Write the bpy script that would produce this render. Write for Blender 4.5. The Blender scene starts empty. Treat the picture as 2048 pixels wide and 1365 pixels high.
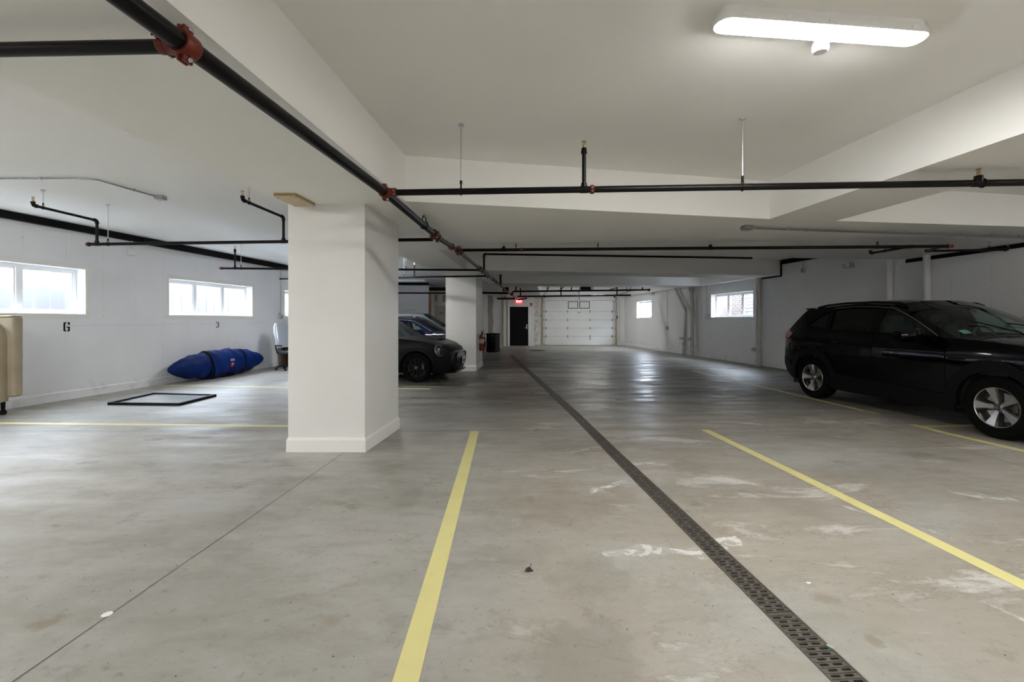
import bpy, bmesh, math, random
import numpy as np
from mathutils import Vector, Matrix
from mathutils.geometry import delaunay_2d_cdt
random.seed(7)
SC = bpy.context.scene
COL = SC.collection
PI = math.pi
# ------------------------------------------------------------------ camera, sky, exposure
FP, HY, CH = 910.0, 640.0, 1.34          # focal length (px of a 2048 frame), horizon row, eye height
cd = bpy.data.cameras.new('camera'); cam = bpy.data.objects.new('camera', cd); COL.objects.link(cam)
cam.location = (0, 0, CH); cam.rotation_euler = (PI/2, 0, 0)
cd.sensor_width = 36; cd.lens = 36*FP/2048; cd.shift_y = (HY-682.5)/2048; cd.clip_start = .02; cd.clip_end = 300
SC.camera = cam
wd = bpy.data.worlds.new('overcast_sky'); SC.world = wd; wd.use_nodes = True
wd.node_tree.nodes['Background'].inputs[0].default_value = (.78, .86, 1.0, 1)
wd.node_tree.nodes['Background'].inputs[1].default_value = 22.0
LAMP = 70.0                               # emission of a lit ceiling lamp lens
SC.cycles.max_bounces = 14; SC.cycles.diffuse_bounces = 9; SC.cycles.glossy_bounces = 4; SC.cycles.transparent_max_bounces = 12
vs = SC.view_settings; vs.view_transform = 'Standard'; vs.look = 'None'; vs.exposure = 1.22; vs.gamma = 1.0
vs.use_curve_mapping = False

def P(px, py, Y): return Vector(((px-1024)*Y/FP, Y, CH+(HY-py)*Y/FP))
def F(px, py, z=0.0):
    Y = (CH-z)*FP/(py-HY); return Vector(((px-1024)*Y/FP, Y, z))
def A(px, py, z):
    Y = (z-CH)*FP/(HY-py); return Vector(((px-1024)*Y/FP, Y, z))
def LWX(Y): return -7.58+.12*(Y-6.74)     # inner face of the left wall
def RWX(Y): return 7.28-.134*(Y-13.25)    # inner face of the right wall
def LW(px, py, off=0.0):
    k = (px-1024)/FP; Y = 8.389/(.12-k); p = P(px, py, Y); p.x += off; return p
def RW(px, py, off=0.0):
    k = (px-1024)/FP; Y = 9.0555/(k+.134); p = P(px, py, Y); p.x -= off; return p

# ------------------------------------------------------------------ materials
def mat(name, col, rough=.5, metal=0.0, coat=0.0, emit=0.0, spec=.5, noise=None, bump=None):
    m = bpy.data.materials.new(name); m.use_nodes = True
    nt = m.node_tree; b = nt.nodes['Principled BSDF']
    b.inputs['Base Color'].default_value = (*col, 1); b.inputs['Roughness'].default_value = rough
    b.inputs['Metallic'].default_value = metal; b.inputs['Coat Weight'].default_value = coat
    b.inputs['Coat Roughness'].default_value = .03; b.inputs['Specular IOR Level'].default_value = spec
    if emit:
        b.inputs['Emission Color'].default_value = (*col, 1); b.inputs['Emission Strength'].default_value = emit
    if noise or bump:
        tc = nt.nodes.new('ShaderNodeTexCoord')
        n = nt.nodes.new('ShaderNodeTexNoise'); n.inputs['Scale'].default_value = (noise or bump)[0]
        n.inputs['Detail'].default_value = 5; nt.links.new(tc.outputs['Object'], n.inputs['Vector'])
        if noise:
            r = nt.nodes.new('ShaderNodeMixRGB'); r.inputs[1].default_value = (*col, 1)
            r.inputs[2].default_value = (*noise[1], 1)
            mr = nt.nodes.new('ShaderNodeMapRange'); mr.inputs[1].default_value = .35; mr.inputs[2].default_value = .68
            nt.links.new(n.outputs[0], mr.inputs[0]); nt.links.new(mr.outputs[0], r.inputs[0])
            nt.links.new(r.outputs[0], b.inputs['Base Color'])
        if bump:
            bp = nt.nodes.new('ShaderNodeBump'); bp.inputs['Strength'].default_value = bump[1]
            bp.inputs['Distance'].default_value = .01
            nt.links.new(n.outputs[0], bp.inputs['Height']); nt.links.new(bp.outputs[0], b.inputs['Normal'])
    return m
def glass(name, tint, fac=1.0):
    m = bpy.data.materials.new(name); m.use_nodes = True; nt = m.node_tree; nt.nodes.clear()
    o = nt.nodes.new('ShaderNodeOutputMaterial'); t = nt.nodes.new('ShaderNodeBsdfTransparent')
    g = nt.nodes.new('ShaderNodeBsdfGlossy'); mx = nt.nodes.new('ShaderNodeMixShader'); fr = nt.nodes.new('ShaderNodeMath'); lw_ = nt.nodes.new('ShaderNodeLayerWeight'); pw_ = nt.nodes.new('ShaderNodeMath'); pw_.operation = 'POWER'; pw_.inputs[1].default_value = 4.0; fr.operation = 'MULTIPLY_ADD'; fr.inputs[1].default_value = .8; fr.inputs[2].default_value = .05; lw_.inputs[0].default_value = .5
    t.inputs[0].default_value = (*tint, 1); g.inputs['Roughness'].default_value = .02; g.inputs[0].default_value = (fac, fac, fac, 1)
    L = nt.links.new; L(lw_.outputs['Facing'], pw_.inputs[0]); L(pw_.outputs[0], fr.inputs[0]); L(fr.outputs[0], mx.inputs[0]); L(t.outputs[0], mx.inputs[1]); L(g.outputs[0], mx.inputs[2]); L(mx.outputs[0], o.inputs[0])
    return m
class NT:                                 # small node helper
    def __init__(s, m): s.nt = m.node_tree; s.tc = s.nt.nodes.new('ShaderNodeTexCoord').outputs['Object']
    def link(s, a, b): s.nt.links.new(a, b)
    def val(s, sock, v):
        if hasattr(v, 'is_output'): s.link(v, sock)
        else: sock.default_value = v
    def math(s, op, a, b=0.0, c=0.0):
        n = s.nt.nodes.new('ShaderNodeMath'); n.operation = op
        for i, v in enumerate((a, b, c)): s.val(n.inputs[i], v)
        return n.outputs[0]
    def noise(s, scale, detail=4, dist=0.0, vec=None, rough=.5):
        n = s.nt.nodes.new('ShaderNodeTexNoise'); n.inputs['Scale'].default_value = scale; n.inputs['Detail'].default_value = detail
        n.inputs['Distortion'].default_value = dist; n.inputs['Roughness'].default_value = rough
        s.link(vec or s.tc, n.inputs['Vector']); return n.outputs[0]
    def ramp(s, v, a, b, lo=0.0, hi=1.0):
        n = s.nt.nodes.new('ShaderNodeMapRange'); n.interpolation_type = 'SMOOTHSTEP'
        for i, x in enumerate((v, a, b, lo, hi)): s.val(n.inputs[i], x)
        return n.outputs[0]
    def mix(s, f, a, b):
        n = s.nt.nodes.new('ShaderNodeMixRGB'); s.val(n.inputs[0], f)
        for i, v in ((1, a), (2, b)): s.val(n.inputs[i], v if hasattr(v, 'is_output') else (*v, 1))
        return n.outputs[0]
    def sep(s):
        n = s.nt.nodes.new('ShaderNodeSeparateXYZ'); s.link(s.tc, n.inputs[0]); return n.outputs
    def scaled(s, x, y, z, rot=0.0):
        n = s.nt.nodes.new('ShaderNodeMapping'); n.inputs['Scale'].default_value = (x, y, z); n.inputs['Rotation'].default_value = (0, 0, rot)
        s.link(s.tc, n.inputs[0]); return n.outputs[0]
    def bump(s, h, st, d=.01):
        n = s.nt.nodes.new('ShaderNodeBump'); n.inputs['Strength'].default_value = st; n.inputs['Distance'].default_value = d
        s.link(h, n.inputs['Height']); return n.outputs[0]

STAINS = []
for px_, py_, r_, c_, a_, q_ in ((1150, 1330, .26, (.15, .14, .12), .5, 1.0), (1190, 1165, .2, (.17, .155, .13), .45, 1.0), (1010, 1120, .16, (.22, .21, .185), .4, .7), (1150, 892, .3, (.17, .15, .125), .5, .6), (1130, 1010, .35, (.25, .205, .165), .5, .6), (1270, 905, .3, (.27, .22, .175), .4, .6),
        (1390, 935, .16, (.2, .17, .14), .55, .7), (90, 1248, .07, (.2, .14, .07), .8, 1.0), (1750, 1282, .035, (.2, .15, .09), .8, 1.0), (1648, 1196, .05, (.22, .17, .11), .6, 1.0), (1838, 911, .09, (.13, .12, .1), .7, .5), (1915, 920, .07, (.17, .155, .13), .5, .5), (1870, 945, .08, (.17, .155, .13), .5, .5),
        (660, 1245, .05, (.25, .19, .12), .6, 1.0), (1330, 1030, .4, (.27, .225, .18), .35, .6), (1500, 1010, .4, (.29, .25, .21), .3, .6), (1760, 950, .35, (.22, .19, .16), .35, .6)):
    q = F(px_, py_); STAINS.append((q.x, q.y, r_, c_, a_, q_))
def m_concrete():
    m = mat('sealed_concrete', (.3, .29, .27), .4, spec=.36); k = NT(m); b = m.node_tree.nodes['Principled BSDF']
    x, y, z = k.sep()
    big = k.noise(.55, 6, .6, k.scaled(.7, 1.3, 1)); mid = k.noise(2.2, 8, .4, k.scaled(.6, 1.5, 1, .15), .62); fine = k.noise(26, 6)
    c = k.mix(k.ramp(big, .32, .68), (.335, .328, .295), (.44, .432, .405))
    c = k.mix(k.ramp(mid, .4, .72, 0, .4), c, (.26, .245, .21))
    mot = k.noise(5.5, 10, .3, k.scaled(.8, 1.25, 1, .1), .68)
    c = k.mix(k.ramp(mot, .48, .72, 0, .38), c, (.235, .22, .185)); c = k.mix(k.ramp(mot, .5, .3, 0, .3), c, (.50, .49, .465))
    # drain zone: browner concrete with lime bloom
    zone = k.math('MULTIPLY', k.ramp(x, -.6, .5), k.ramp(k.noise(.8, 5, .5), .3, .55))
    zone = k.math('MULTIPLY', zone, k.ramp(y, 8.5, 5.0))
    c = k.mix(k.math('MULTIPLY', zone, .5), c, (.36, .31, .255))
    lime = k.noise(1.5, 11, .5, k.scaled(.6, 1.5, 1, -.2), .68)
    lime2 = k.math('MULTIPLY', k.ramp(lime, .555, .63), zone)
    c = k.mix(k.math('MULTIPLY', lime2, .75), c, (.66, .645, .62))
    edge = k.ramp(k.math('ABSOLUTE', k.math('SUBTRACT', lime, .545)), .012, .004)
    c = k.mix(k.math('MULTIPLY', k.math('MULTIPLY', edge, zone), .35), c, (.2, .175, .15))
    wob = k.noise(4.0, 6, .3, None, .65)
    def stain(cx, cy, r, col, amt, sx=1.0):
        dx = k.math('MULTIPLY', k.math('SUBTRACT', x, cx), sx); dy = k.math('SUBTRACT', y, cy)
        d_ = k.math('SQRT', k.math('ADD', k.math('POWER', dx, 2.0), k.math('POWER', dy, 2.0)))
        d_ = k.math('ADD', k.math('DIVIDE', d_, r), k.math('MULTIPLY', k.math('SUBTRACT', wob, .5), 4.2))
        return k.mix(k.math('MULTIPLY', k.ramp(d_, 1.35, .45), amt*.62), c, col)
    for st in STAINS: c = stain(*st)
    # driving lane towards the far end: oil grime plus dimness painted into the colour
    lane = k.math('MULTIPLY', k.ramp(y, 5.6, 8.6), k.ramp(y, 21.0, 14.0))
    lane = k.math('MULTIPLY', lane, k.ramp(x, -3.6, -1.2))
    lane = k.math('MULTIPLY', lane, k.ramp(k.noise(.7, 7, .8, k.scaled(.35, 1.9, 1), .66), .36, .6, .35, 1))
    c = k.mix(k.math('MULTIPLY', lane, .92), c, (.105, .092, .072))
    damp = k.ramp(k.noise(.9, 7, .8), .58, .7)
    c = k.mix(k.math('MULTIPLY', damp, .3), c, (.17, .155, .135))
    spot = k.ramp(k.noise(2.3, 6, .2, k.scaled(1, 1.2, 1, .8), .6), .62, .70); c = k.mix(k.math('MULTIPLY', spot, .38), c, (.15, .135, .115))
    c = k.mix(k.ramp(fine, .58, .76, 0, .45), c, (.16, .145, .125)); c = k.mix(k.ramp(k.noise(75, 4), .62, .72, 0, .4), c, (.13, .115, .10))
    c = k.mix(k.ramp(k.noise(9, 3, 0, k.scaled(.5, 2.2, 1, .4)), .68, .76, 0, .3), c, (.55, .54, .52))
    c = k.mix(.14, c, (.03, .026, .018))
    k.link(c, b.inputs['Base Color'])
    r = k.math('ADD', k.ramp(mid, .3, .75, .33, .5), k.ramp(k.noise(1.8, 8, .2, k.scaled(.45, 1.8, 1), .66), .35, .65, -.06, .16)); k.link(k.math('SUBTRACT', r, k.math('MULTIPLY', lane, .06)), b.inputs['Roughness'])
    k.link(k.bump(k.math('ADD', k.math('MULTIPLY', fine, .15), mid), .12, .02), b.inputs['Normal'])
    return m
def m_wall(name, seam=.1, col=(.80, .80, .80), dots=.45):
    m = mat(name, col, .55); k = NT(m); b = m.node_tree.nodes['Principled BSDF']
    x, y, z = k.sep()
    fy = k.math('ABSOLUTE', k.math('SUBTRACT', k.math('FRACT', k.math('DIVIDE', y, .61)), .5))
    fz = k.math('ABSOLUTE', k.math('SUBTRACT', k.math('FRACT', k.math('DIVIDE', k.math('ADD', z, .13), .61)), .5))
    d = k.math('SQRT', k.math('ADD', k.math('POWER', fy, 2.0), k.math('POWER', fz, 2.0)))
    n = k.noise(3.1, 5)
    dot = k.math('MULTIPLY', k.ramp(d, .03, .018), k.ramp(k.noise(1.7, 1), .42, .56))
    line = k.math('MULTIPLY', k.ramp(fy, .011, .004), k.ramp(n, .42, .6))
    hl = k.ramp(k.math('ABSOLUTE', k.math('SUBTRACT', z, 1.24)), .008, .003)
    line = k.math('MAXIMUM', line, k.math('MULTIPLY', hl, k.ramp(k.noise(.8, 1), .5, .56)))
    c = k.mix(k.ramp(k.noise(1.3, 7), .3, .75, 0, .5), col, tuple(v*.9 for v in col))
    c = k.mix(k.math('MULTIPLY', line, seam), c, (.35, .34, .33))
    c = k.mix(k.math('MULTIPLY', dot, dots), c, (.3, .3, .3))
    dirt = k.math('MULTIPLY', k.ramp(z, .35, .02), k.ramp(k.noise(6, 6), .5, .75))
    c = k.mix(k.math('MULTIPLY', dirt, .28), c, (.3, .27, .22))
    k.link(c, b.inputs['Base Color'])
    k.link(k.bump(k.noise(14, 8, 0, None, .65), .25, .012), b.inputs['Normal'])
    return m
def m_ceiling():
    m = mat('painted_board', (.86, .855, .835), .75, spec=.3); k = NT(m); b = m.node_tree.nodes['Principled BSDF']
    c = k.mix(k.ramp(k.noise(.8, 6), .35, .7, 0, .5), (.86, .855, .835), (.81, .805, .785))
    k.link(c, b.inputs['Base Color']); k.link(k.bump(k.noise(2.5, 7), .07, .02), b.inputs['Normal'])
    return m
def m_paint_line():
    m = mat('yellow_road_paint', (.72, .60, .16), .5); k = NT(m); nt = m.node_tree; b = nt.nodes['Principled BSDF']
    c = k.mix(k.ramp(k.noise(5, 6), .35, .75, 0, .6), (.66, .61, .27), (.60, .55, .26))
    c = k.mix(k.ramp(k.noise(60, 3), .68, .76, 0, .6), c, (.3, .25, .12)); k.link(c, b.inputs['Base Color'])
    x, y, z = k.sep()
    wear = k.math('ADD', k.noise(7, 9, .8, k.scaled(1, 1, 1), .7), k.math('MULTIPLY', k.ramp(x, 4.2, 5.0), k.math('MULTIPLY', k.ramp(y, 5.0, 6.3), .04)))
    t = nt.nodes.new('ShaderNodeBsdfTransparent'); mx = nt.nodes.new('ShaderNodeMixShader')
    k.link(k.ramp(wear, .63, .72, 0, .9), mx.inputs[0]); k.link(b.outputs[0], mx.inputs[1]); k.link(t.outputs[0], mx.inputs[2])
    k.link(mx.outputs[0], nt.nodes['Material Output'].inputs[0]); return m
def m_lime():
    m = mat('lime_bloom', (.66, .65, .62), .7); k = NT(m); nt = m.node_tree; b = nt.nodes['Principled BSDF']
    t = nt.nodes.new('ShaderNodeBsdfTransparent'); mx = nt.nodes.new('ShaderNodeMixShader')
    k.link(k.ramp(k.noise(6, 9, 1.0, None, .7), .42, .56, 1, .25), mx.inputs[0]); k.link(b.outputs[0], mx.inputs[1]); k.link(t.outputs[0], mx.inputs[2])
    k.link(mx.outputs[0], nt.nodes['Material Output'].inputs[0]); return m
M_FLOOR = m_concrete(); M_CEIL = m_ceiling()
M_WALLL = m_wall('painted_concrete_left', .2, (.86, .87, .91), .25)
M_WALLR = m_wall('painted_concrete_right', .3, (.85, .85, .86), .6)
M_WHITE = mat('white_paint', (.78, .778, .765), .45, noise=(2.0, (.75, .748, .735)))
M_TRIM = mat('white_trim', (.82, .82, .80), .35)
M_VINYL = mat('white_vinyl', (.85, .86, .87), .3)
M_YEL = m_paint_line(); M_LIME = m_lime()
M_JOINT = mat('dark_joint', (.085, .078, .07), .8)  # dark tone of the floor joints and the cover rim
M_PIPE = mat('black_steel_pipe', (.004, .0035, .0035), .36, spec=.18)
M_RED = mat('red_orange_enamel', (.15, .021, .010), .42, spec=.3, noise=(30, (.11, .015, .008)))
M_ZINC = mat('zinc_plated_steel', (.62, .63, .65), .28, 1.0)
M_GALV = mat('galvanised_steel', (.42, .43, .44), .4, 1.0, noise=(40, (.32, .33, .34)))
M_BRASS = mat('brass', (.55, .40, .2), .35, 1.0)
M_BEAMGAP = mat('black_beam_and_gap', (.003, .003, .004), .6, spec=.15)  # beam paint, also colours the strips that stand for shaded gaps
M_GRATE = mat('cast_grate', (.075, .066, .058), .55, .3, noise=(18, (.12, .105, .09)), bump=(60, .3))
M_DARK = mat('drain_dark', (.012, .011, .01), .9)
M_PLY = mat('plywood_face', (.62, .52, .36), .6, noise=(9, (.55, .44, .28)))
M_PLYE = mat('plywood_edge', (.38, .26, .11), .7, noise=(40, (.2, .13, .05)))
M_WOOD = mat('raw_lumber', (.36, .2, .09), .7, noise=(12, (.28, .14, .06)))
M_LUMB = mat('pale_lumber', (.52, .40, .22), .7, noise=(14, (.42, .31, .16)))
M_MUD = mat('joint_compound', (.45, .38, .31), .8, noise=(6, (.4, .33, .27)))
M_BLACK = mat('matte_black', (.004, .004, .0045), .55, spec=.2)
M_DOORB = mat('black_door_paint', (.008, .0065, .006), .5, spec=.15)
M_LENS = mat('lit_lens', (1.0, .985, .95), .5, emit=LAMP)
M_LENSO = mat('unlit_lens', (.75, .76, .78), .4)
M_PLAST = mat('white_plastic', (.82, .82, .81), .35)
M_PVC = mat('grey_pvc', (.60, .59, .56), .45, noise=(5, (.5, .49, .46)))
M_EXIT = mat('exit_red', (1.0, .03, .035), .4, emit=1.0)
M_EXITW = mat('exit_letters', (1.0, .75, .7), .4, emit=1.4)
M_GLASS = glass('window_glass', (.93, .96, .97))
M_RUBBER = mat('tyre_rubber', (.003, .003, .003), .75, spec=.12, bump=(60, .3))
M_CLAD = mat('black_plastic_cladding', (.0035, .0035, .004), .5, spec=.15)

# ------------------------------------------------------------------ builders
MATS = {}
def thing(name, label=None, cat=None, loc=(0, 0, 0), rz=0.0, group=None, kind=None):
    o = bpy.data.objects.new(name, None); COL.objects.link(o); o.location = loc; o.rotation_euler = (0, 0, rz)
    o.empty_display_size = .1
    MATS[o.name] = Matrix.Translation(loc) @ Matrix.Rotation(rz, 4, 'Z')
    tag(o, label, cat, group, kind); return o
def tag(o, label=None, cat=None, group=None, kind=None):
    for k, v in (('label', label), ('category', cat), ('group', group), ('kind', kind)):
        if v: o[k] = v
    return o
def inpoly(p, poly):
    x, y = p; c = False; n = len(poly)
    for i in range(n):
        x1, y1 = poly[i]; x2, y2 = poly[i-1]
        if (y1 > y) != (y2 > y) and x < (x2-x1)*(y-y1)/(y2-y1)+x1: c = not c
    return c
def subdiv(poly, res):
    if not res: return [tuple(p) for p in poly]
    out = []
    for i in range(len(poly)):
        a = poly[i]; b = poly[(i+1) % len(poly)]; d = math.dist(a, b); n = max(1, int(math.ceil(d/res)))
        for k in range(n): out.append((a[0]+(b[0]-a[0])*k/n, a[1]+(b[1]-a[1])*k/n))
    return out
def fill(poly, holes=(), res=None):
    """triangulated 2-D polygon with holes -> points, triangles, loops of point numbers"""
    loops = [subdiv(poly, res)]+[subdiv(h, res) for h in holes]
    pts, edges, idx = [], [], []
    for l in loops:
        s = len(pts); pts += l; n = len(l); edges += [(s+i, s+(i+1) % n) for i in range(n)]; idx.append(list(range(s, s+n)))
    if res:
        xs = [p[0] for p in loops[0]]; ys = [p[1] for p in loops[0]]
        x = min(xs)+res*.5
        while x < max(xs):
            y = min(ys)+res*.5
            while y < max(ys):
                if inpoly((x, y), loops[0]) and not any(inpoly((x, y), h) for h in loops[1:]):
                    if min((p[0]-x)**2+(p[1]-y)**2 for l in loops for p in l) > (res*.45)**2: pts.append((x, y))
                y += res
            x += res
    r = delaunay_2d_cdt([Vector(p) for p in pts], edges, [], 0, 1e-6)
    V = [(v.x, v.y) for v in r[0]]; T = []
    for f in r[2]:
        c = (sum(V[i][0] for i in f)/len(f), sum(V[i][1] for i in f)/len(f))
        if inpoly(c, loops[0]) and not any(inpoly(c, h) for h in loops[1:]): T.append(tuple(f))
    return V, T, loops
class MB:
    def __init__(s): s.v, s.f, s.mi = [], [], []
    def add(s, vs, fs, mi=0):
        o = len(s.v); s.v += [Vector(v) for v in vs]; s.f += [tuple(i+o for i in f) for f in fs]; s.mi += [mi]*len(fs); return s
    def box(s, c, d, rz=0.0, mi=0, M=None):
        x, y, z = (q/2 for q in d); R = Matrix.Rotation(rz, 3, 'Z') if M is None else M
        vs = [R @ Vector((a*x, b*y, e*z))+Vector(c) for a in (-1, 1) for b in (-1, 1) for e in (-1, 1)]
        return s.add(vs, [(0, 1, 3, 2), (4, 6, 7, 5), (0, 4, 5, 1), (2, 3, 7, 6), (0, 2, 6, 4), (1, 5, 7, 3)], mi)
    def rbox(s, c, d, r=.01, rz=0.0, mi=0, n=3, M=None):      # box with rounded vertical edges and chamfered ends
        x, y, z = (q/2 for q in d); r = min(r, x*.99, y*.99); R = Matrix.Rotation(rz, 3, 'Z') if M is None else M
        ring = []
        for cx, cy, a0 in ((1, 1, 0), (-1, 1, PI/2), (-1, -1, PI), (1, -1, 1.5*PI)):
            for k in range(n+1):
                a = a0+PI/2*k/n; ring.append((cx*(x-r)+r*math.cos(a), cy*(y-r)+r*math.sin(a)))
        N = len(ring); ch = min(r, z)*.6; lev = []
        for zz, sc in ((-z, ch), (-z+ch, 0), (z-ch, 0), (z, ch)):
            lev.append([(p[0]*(1-sc/x), p[1]*(1-sc/y), zz) for p in ring])
        vs = [R @ Vector(p)+Vector(c) for l in lev for p in l]
        fs = [(a*N+i, a*N+(i+1) % N, (a+1)*N+(i+1) % N, (a+1)*N+i) for a in range(3) for i in range(N)]
        fs += [tuple(reversed(range(N))), tuple(range(3*N, 4*N))]
        return s.add(vs, fs, mi)
    def cyl(s, a, b, r, r2=None, n=14, mi=0, cap=True):
        a = Vector(a); b = Vector(b); r2 = r if r2 is None else r2; d = (b-a).normalized()
        u = d.orthogonal().normalized(); w = d.cross(u)
        vs = []
        for p, q in ((a, r), (b, r2)):
            vs += [p+(u*math.cos(2*PI*i/n)+w*math.sin(2*PI*i/n))*q for i in range(n)]
        fs = [(i, (i+1) % n, n+(i+1) % n, n+i) for i in range(n)]
        if cap: fs += [tuple(reversed(range(n))), tuple(range(n, 2*n))]
        return s.add(vs, fs, mi)
    def tube(s, pts, r, n=10, mi=0, closed=False):
        pts = [Vector(p) for p in pts]; N = len(pts); rs = r if isinstance(r, (list, tuple)) else [r]*N; rings = []; u = None
        for i, p in enumerate(pts):
            d = ((pts[(i+1) % N]-pts[i-1]) if closed else (pts[min(i+1, N-1)]-pts[max(i-1, 0)])).normalized()
            u = d.orthogonal() if u is None else u-d*u.dot(d)
            u = u.normalized(); w = d.cross(u)
            rings.append([p+(u*math.cos(2*PI*k/n)+w*math.sin(2*PI*k/n))*rs[i] for k in range(n)])
        vs = [v for rg in rings for v in rg]; fs = []
        for i in range(N if closed else N-1):
            j = (i+1) % N; fs += [(i*n+k, i*n+(k+1) % n, j*n+(k+1) % n, j*n+k) for k in range(n)]
        if not closed: fs += [tuple(reversed(range(n))), tuple(range((N-1)*n, N*n))]
        return s.add(vs, fs, mi)
    def lathe(s, prof, o=(0, 0, 0), axis='Z', n=24, mi=0):     # prof: (radius, height)
        o = Vector(o); vs = []
        for r, h in prof:
            for i in range(n):
                c, q = r*math.cos(2*PI*i/n), r*math.sin(2*PI*i/n)
                vs.append(o+(Vector((c, q, h)) if axis == 'Z' else Vector((c, h, q)) if axis == 'Y' else Vector((h, c, q))))
        fs = [(a*n+i, a*n+(i+1) % n, (a+1)*n+(i+1) % n, (a+1)*n+i) for a in range(len(prof)-1) for i in range(n)]
        return s.add(vs, fs, mi)
    def sheet(s, poly, o, u, v, w, holes=(), mi=0):            # flat polygon with holes, given thickness (vector w)
        o, u, v, w = (Vector(q) for q in (o, u, v, w)); V, T, L = fill(poly, holes)
        n = len(V); f3 = lambda p: o+u*p[0]+v*p[1]
        s.add([f3(p) for p in V]+[f3(p)+w for p in V], [t for t in T]+[tuple(i+n for i in reversed(t)) for t in T], mi)
        for l in L:
            k = len(l); s.add([f3(p) for p in l]+[f3(p)+w for p in l], [(i, (i+1) % k, k+(i+1) % k, k+i) for i in range(k)], mi)
        return s
    def ball(s, c, r, n=12, m=8, sc=(1, 1, 1), mi=0):
        c = Vector(c); vs = []
        for j in range(m+1):
            t = PI*j/m
            for i in range(n): vs.append(c+Vector((r*sc[0]*math.sin(t)*math.cos(2*PI*i/n), r*sc[1]*math.sin(t)*math.sin(2*PI*i/n), r*sc[2]*math.cos(t))))
        return s.add(vs, [(j*n+i, (j+1)*n+i, (j+1)*n+(i+1) % n, j*n+(i+1) % n) for j in range(m) for i in range(n)], mi)
    def mesh(s, name, mats, M=None, smooth=None, fix=True):
        me = bpy.data.meshes.new(name); vs = [M @ v for v in s.v] if M is not None else s.v
        me.from_pydata(vs, [], s.f); mats = mats if isinstance(mats, (list, tuple)) else [mats]
        for m in mats: me.materials.append(m)
        if any(s.mi): me.polygons.foreach_set('material_index', s.mi)
        bm = bmesh.new(); bm.from_mesh(me); bmesh.ops.delete(bm, geom=[v for v in bm.verts if not v.link_faces], context='VERTS'); bmesh.ops.remove_doubles(bm, verts=bm.verts, dist=2e-5)
        if fix: bmesh.ops.recalc_face_normals(bm, faces=bm.faces)
        if smooth:
            for f in bm.faces: f.smooth = True
            for e in bm.edges:
                if len(e.link_faces) != 2 or e.calc_face_angle(0) > math.radians(smooth): e.smooth = False
        bm.to_mesh(me); bm.free(); me.update(); return me
    def build(s, name, mats, parent=None, smooth=35, kind=None, local=False, label=None):
        M = None
        if parent is not None and not local: M = MATS[parent.name].inverted()
        o = bpy.data.objects.new(name, s.mesh(name, mats, M, smooth)); COL.objects.link(o)
        if parent is not None: o.parent = parent; MATS[o.name] = MATS[parent.name]
        else: MATS[o.name] = Matrix()
        tag(o, label, None, None, kind); return o
def copy_tree(o, parent=None):
    c = o.copy(); COL.objects.link(c); MATS[c.name] = MATS.get(o.name, Matrix())
    if parent is not None: c.parent = parent
    for ch in list(o.children): copy_tree(ch, c)
    return c

# ------------------------------------------------------------------ the setting: floor
# centre line of the trench drain
DR = [(1.66, -3.5), (1.25, 1.68), (1.03, 4.48), (.885, 6.556), (.36, 12.57), (-.05, 17.4)]
def off_line(pts, d):
    out = []
    for i, p in enumerate(pts):
        a = Vector(pts[max(i-1, 0)]); b = Vector(pts[min(i+1, len(pts)-1)]); t = (b-a).normalized(); n = Vector((t.y, -t.x))
        out.append((p[0]+n.x*d, p[1]+n.y*d))
    return out
WD = .066
hole = off_line(DR, WD)+off_line(DR, -WD)[::-1]
fl = MB(); V_, T_, L_ = fill([(-9.5, -4.2), (10.6, -4.2), (10.6, 25), (-9.5, 25)], [hole])
fl.add([(p[0], p[1], 0) for p in V_], T_)
for l in L_[1:]:
    n = len(l); fl.add([(*p, 0) for p in l]+[(*p, -.12) for p in l], [(i, (i+1) % n, n+(i+1) % n, n+i) for i in range(n)])
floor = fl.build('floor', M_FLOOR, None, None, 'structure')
def strip(name, pts, w, m, z=.0012, label=None):
    a = off_line(pts, w/2); b = off_line(pts, -w/2); mb = MB(); n = len(pts)
    mb.add([(*p, z) for p in a]+[(*p, z) for p in b], [(i, i+1, n+i+1, n+i) for i in range(n-1)])
    return mb.build(name, m, floor, None, label=label)
xy = lambda v: (v.x, v.y)
# saw-cut joints in the slab
strip('control_joint', [(-2.1, -2), (-1.846, 1.68), (-1.69, 4.6), (-1.745, 7.09), (-1.48, 10), (-1.2, 15)], .006, M_JOINT)
strip('control_joint', [(-1.35, 5.47), (.85, 5.53), (2.2, 5.56), (5.0, 5.66)], .007, M_JOINT)
strip('control_joint', [(4.78, 2.5), (4.667, 4.148), (4.57, 5.7), (4.38, 6.89), (4.1, 10), (3.6, 15)], .006, M_JOINT)
strip('control_joint', [(-7.6, 5.45), (-2.3, 5.48)], .005, M_JOINT)
# lime bloom that crept out along the joints
def ragged(name, pts, w, seed):
    rnd = random.Random(seed); q = []
    for i in range(len(pts)-1):
        for k in range(8): q.append((pts[i][0]+(pts[i+1][0]-pts[i][0])*k/8, pts[i][1]+(pts[i+1][1]-pts[i][1])*k/8))
    q.append(pts[-1]); up = [(p[0], p[1]+w*rnd.uniform(.3, 1)) for p in q]; dn = [(p[0], p[1]-w*rnd.uniform(.3, 1)) for p in q]
    mb = MB(); n = len(q); mb.add([(*p, .0009) for p in up]+[(*p, .0009) for p in dn], [(i, i+1, n+i+1, n+i) for i in range(n-1)])
    mb.build(name, M_LIME, floor, None)
ragged('lime_streak', [(2.9, 5.58), (3.6, 5.6), (4.5, 5.64)], .035, 1)
ragged('lime_streak', [(4.66, 4.15), (4.57, 5.7), (4.42, 6.7)], .018, 2)
ragged('lime_streak', [(4.5, 6.0), (4.62, 5.75), (4.36, 6.45)], .03, 3)
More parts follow.
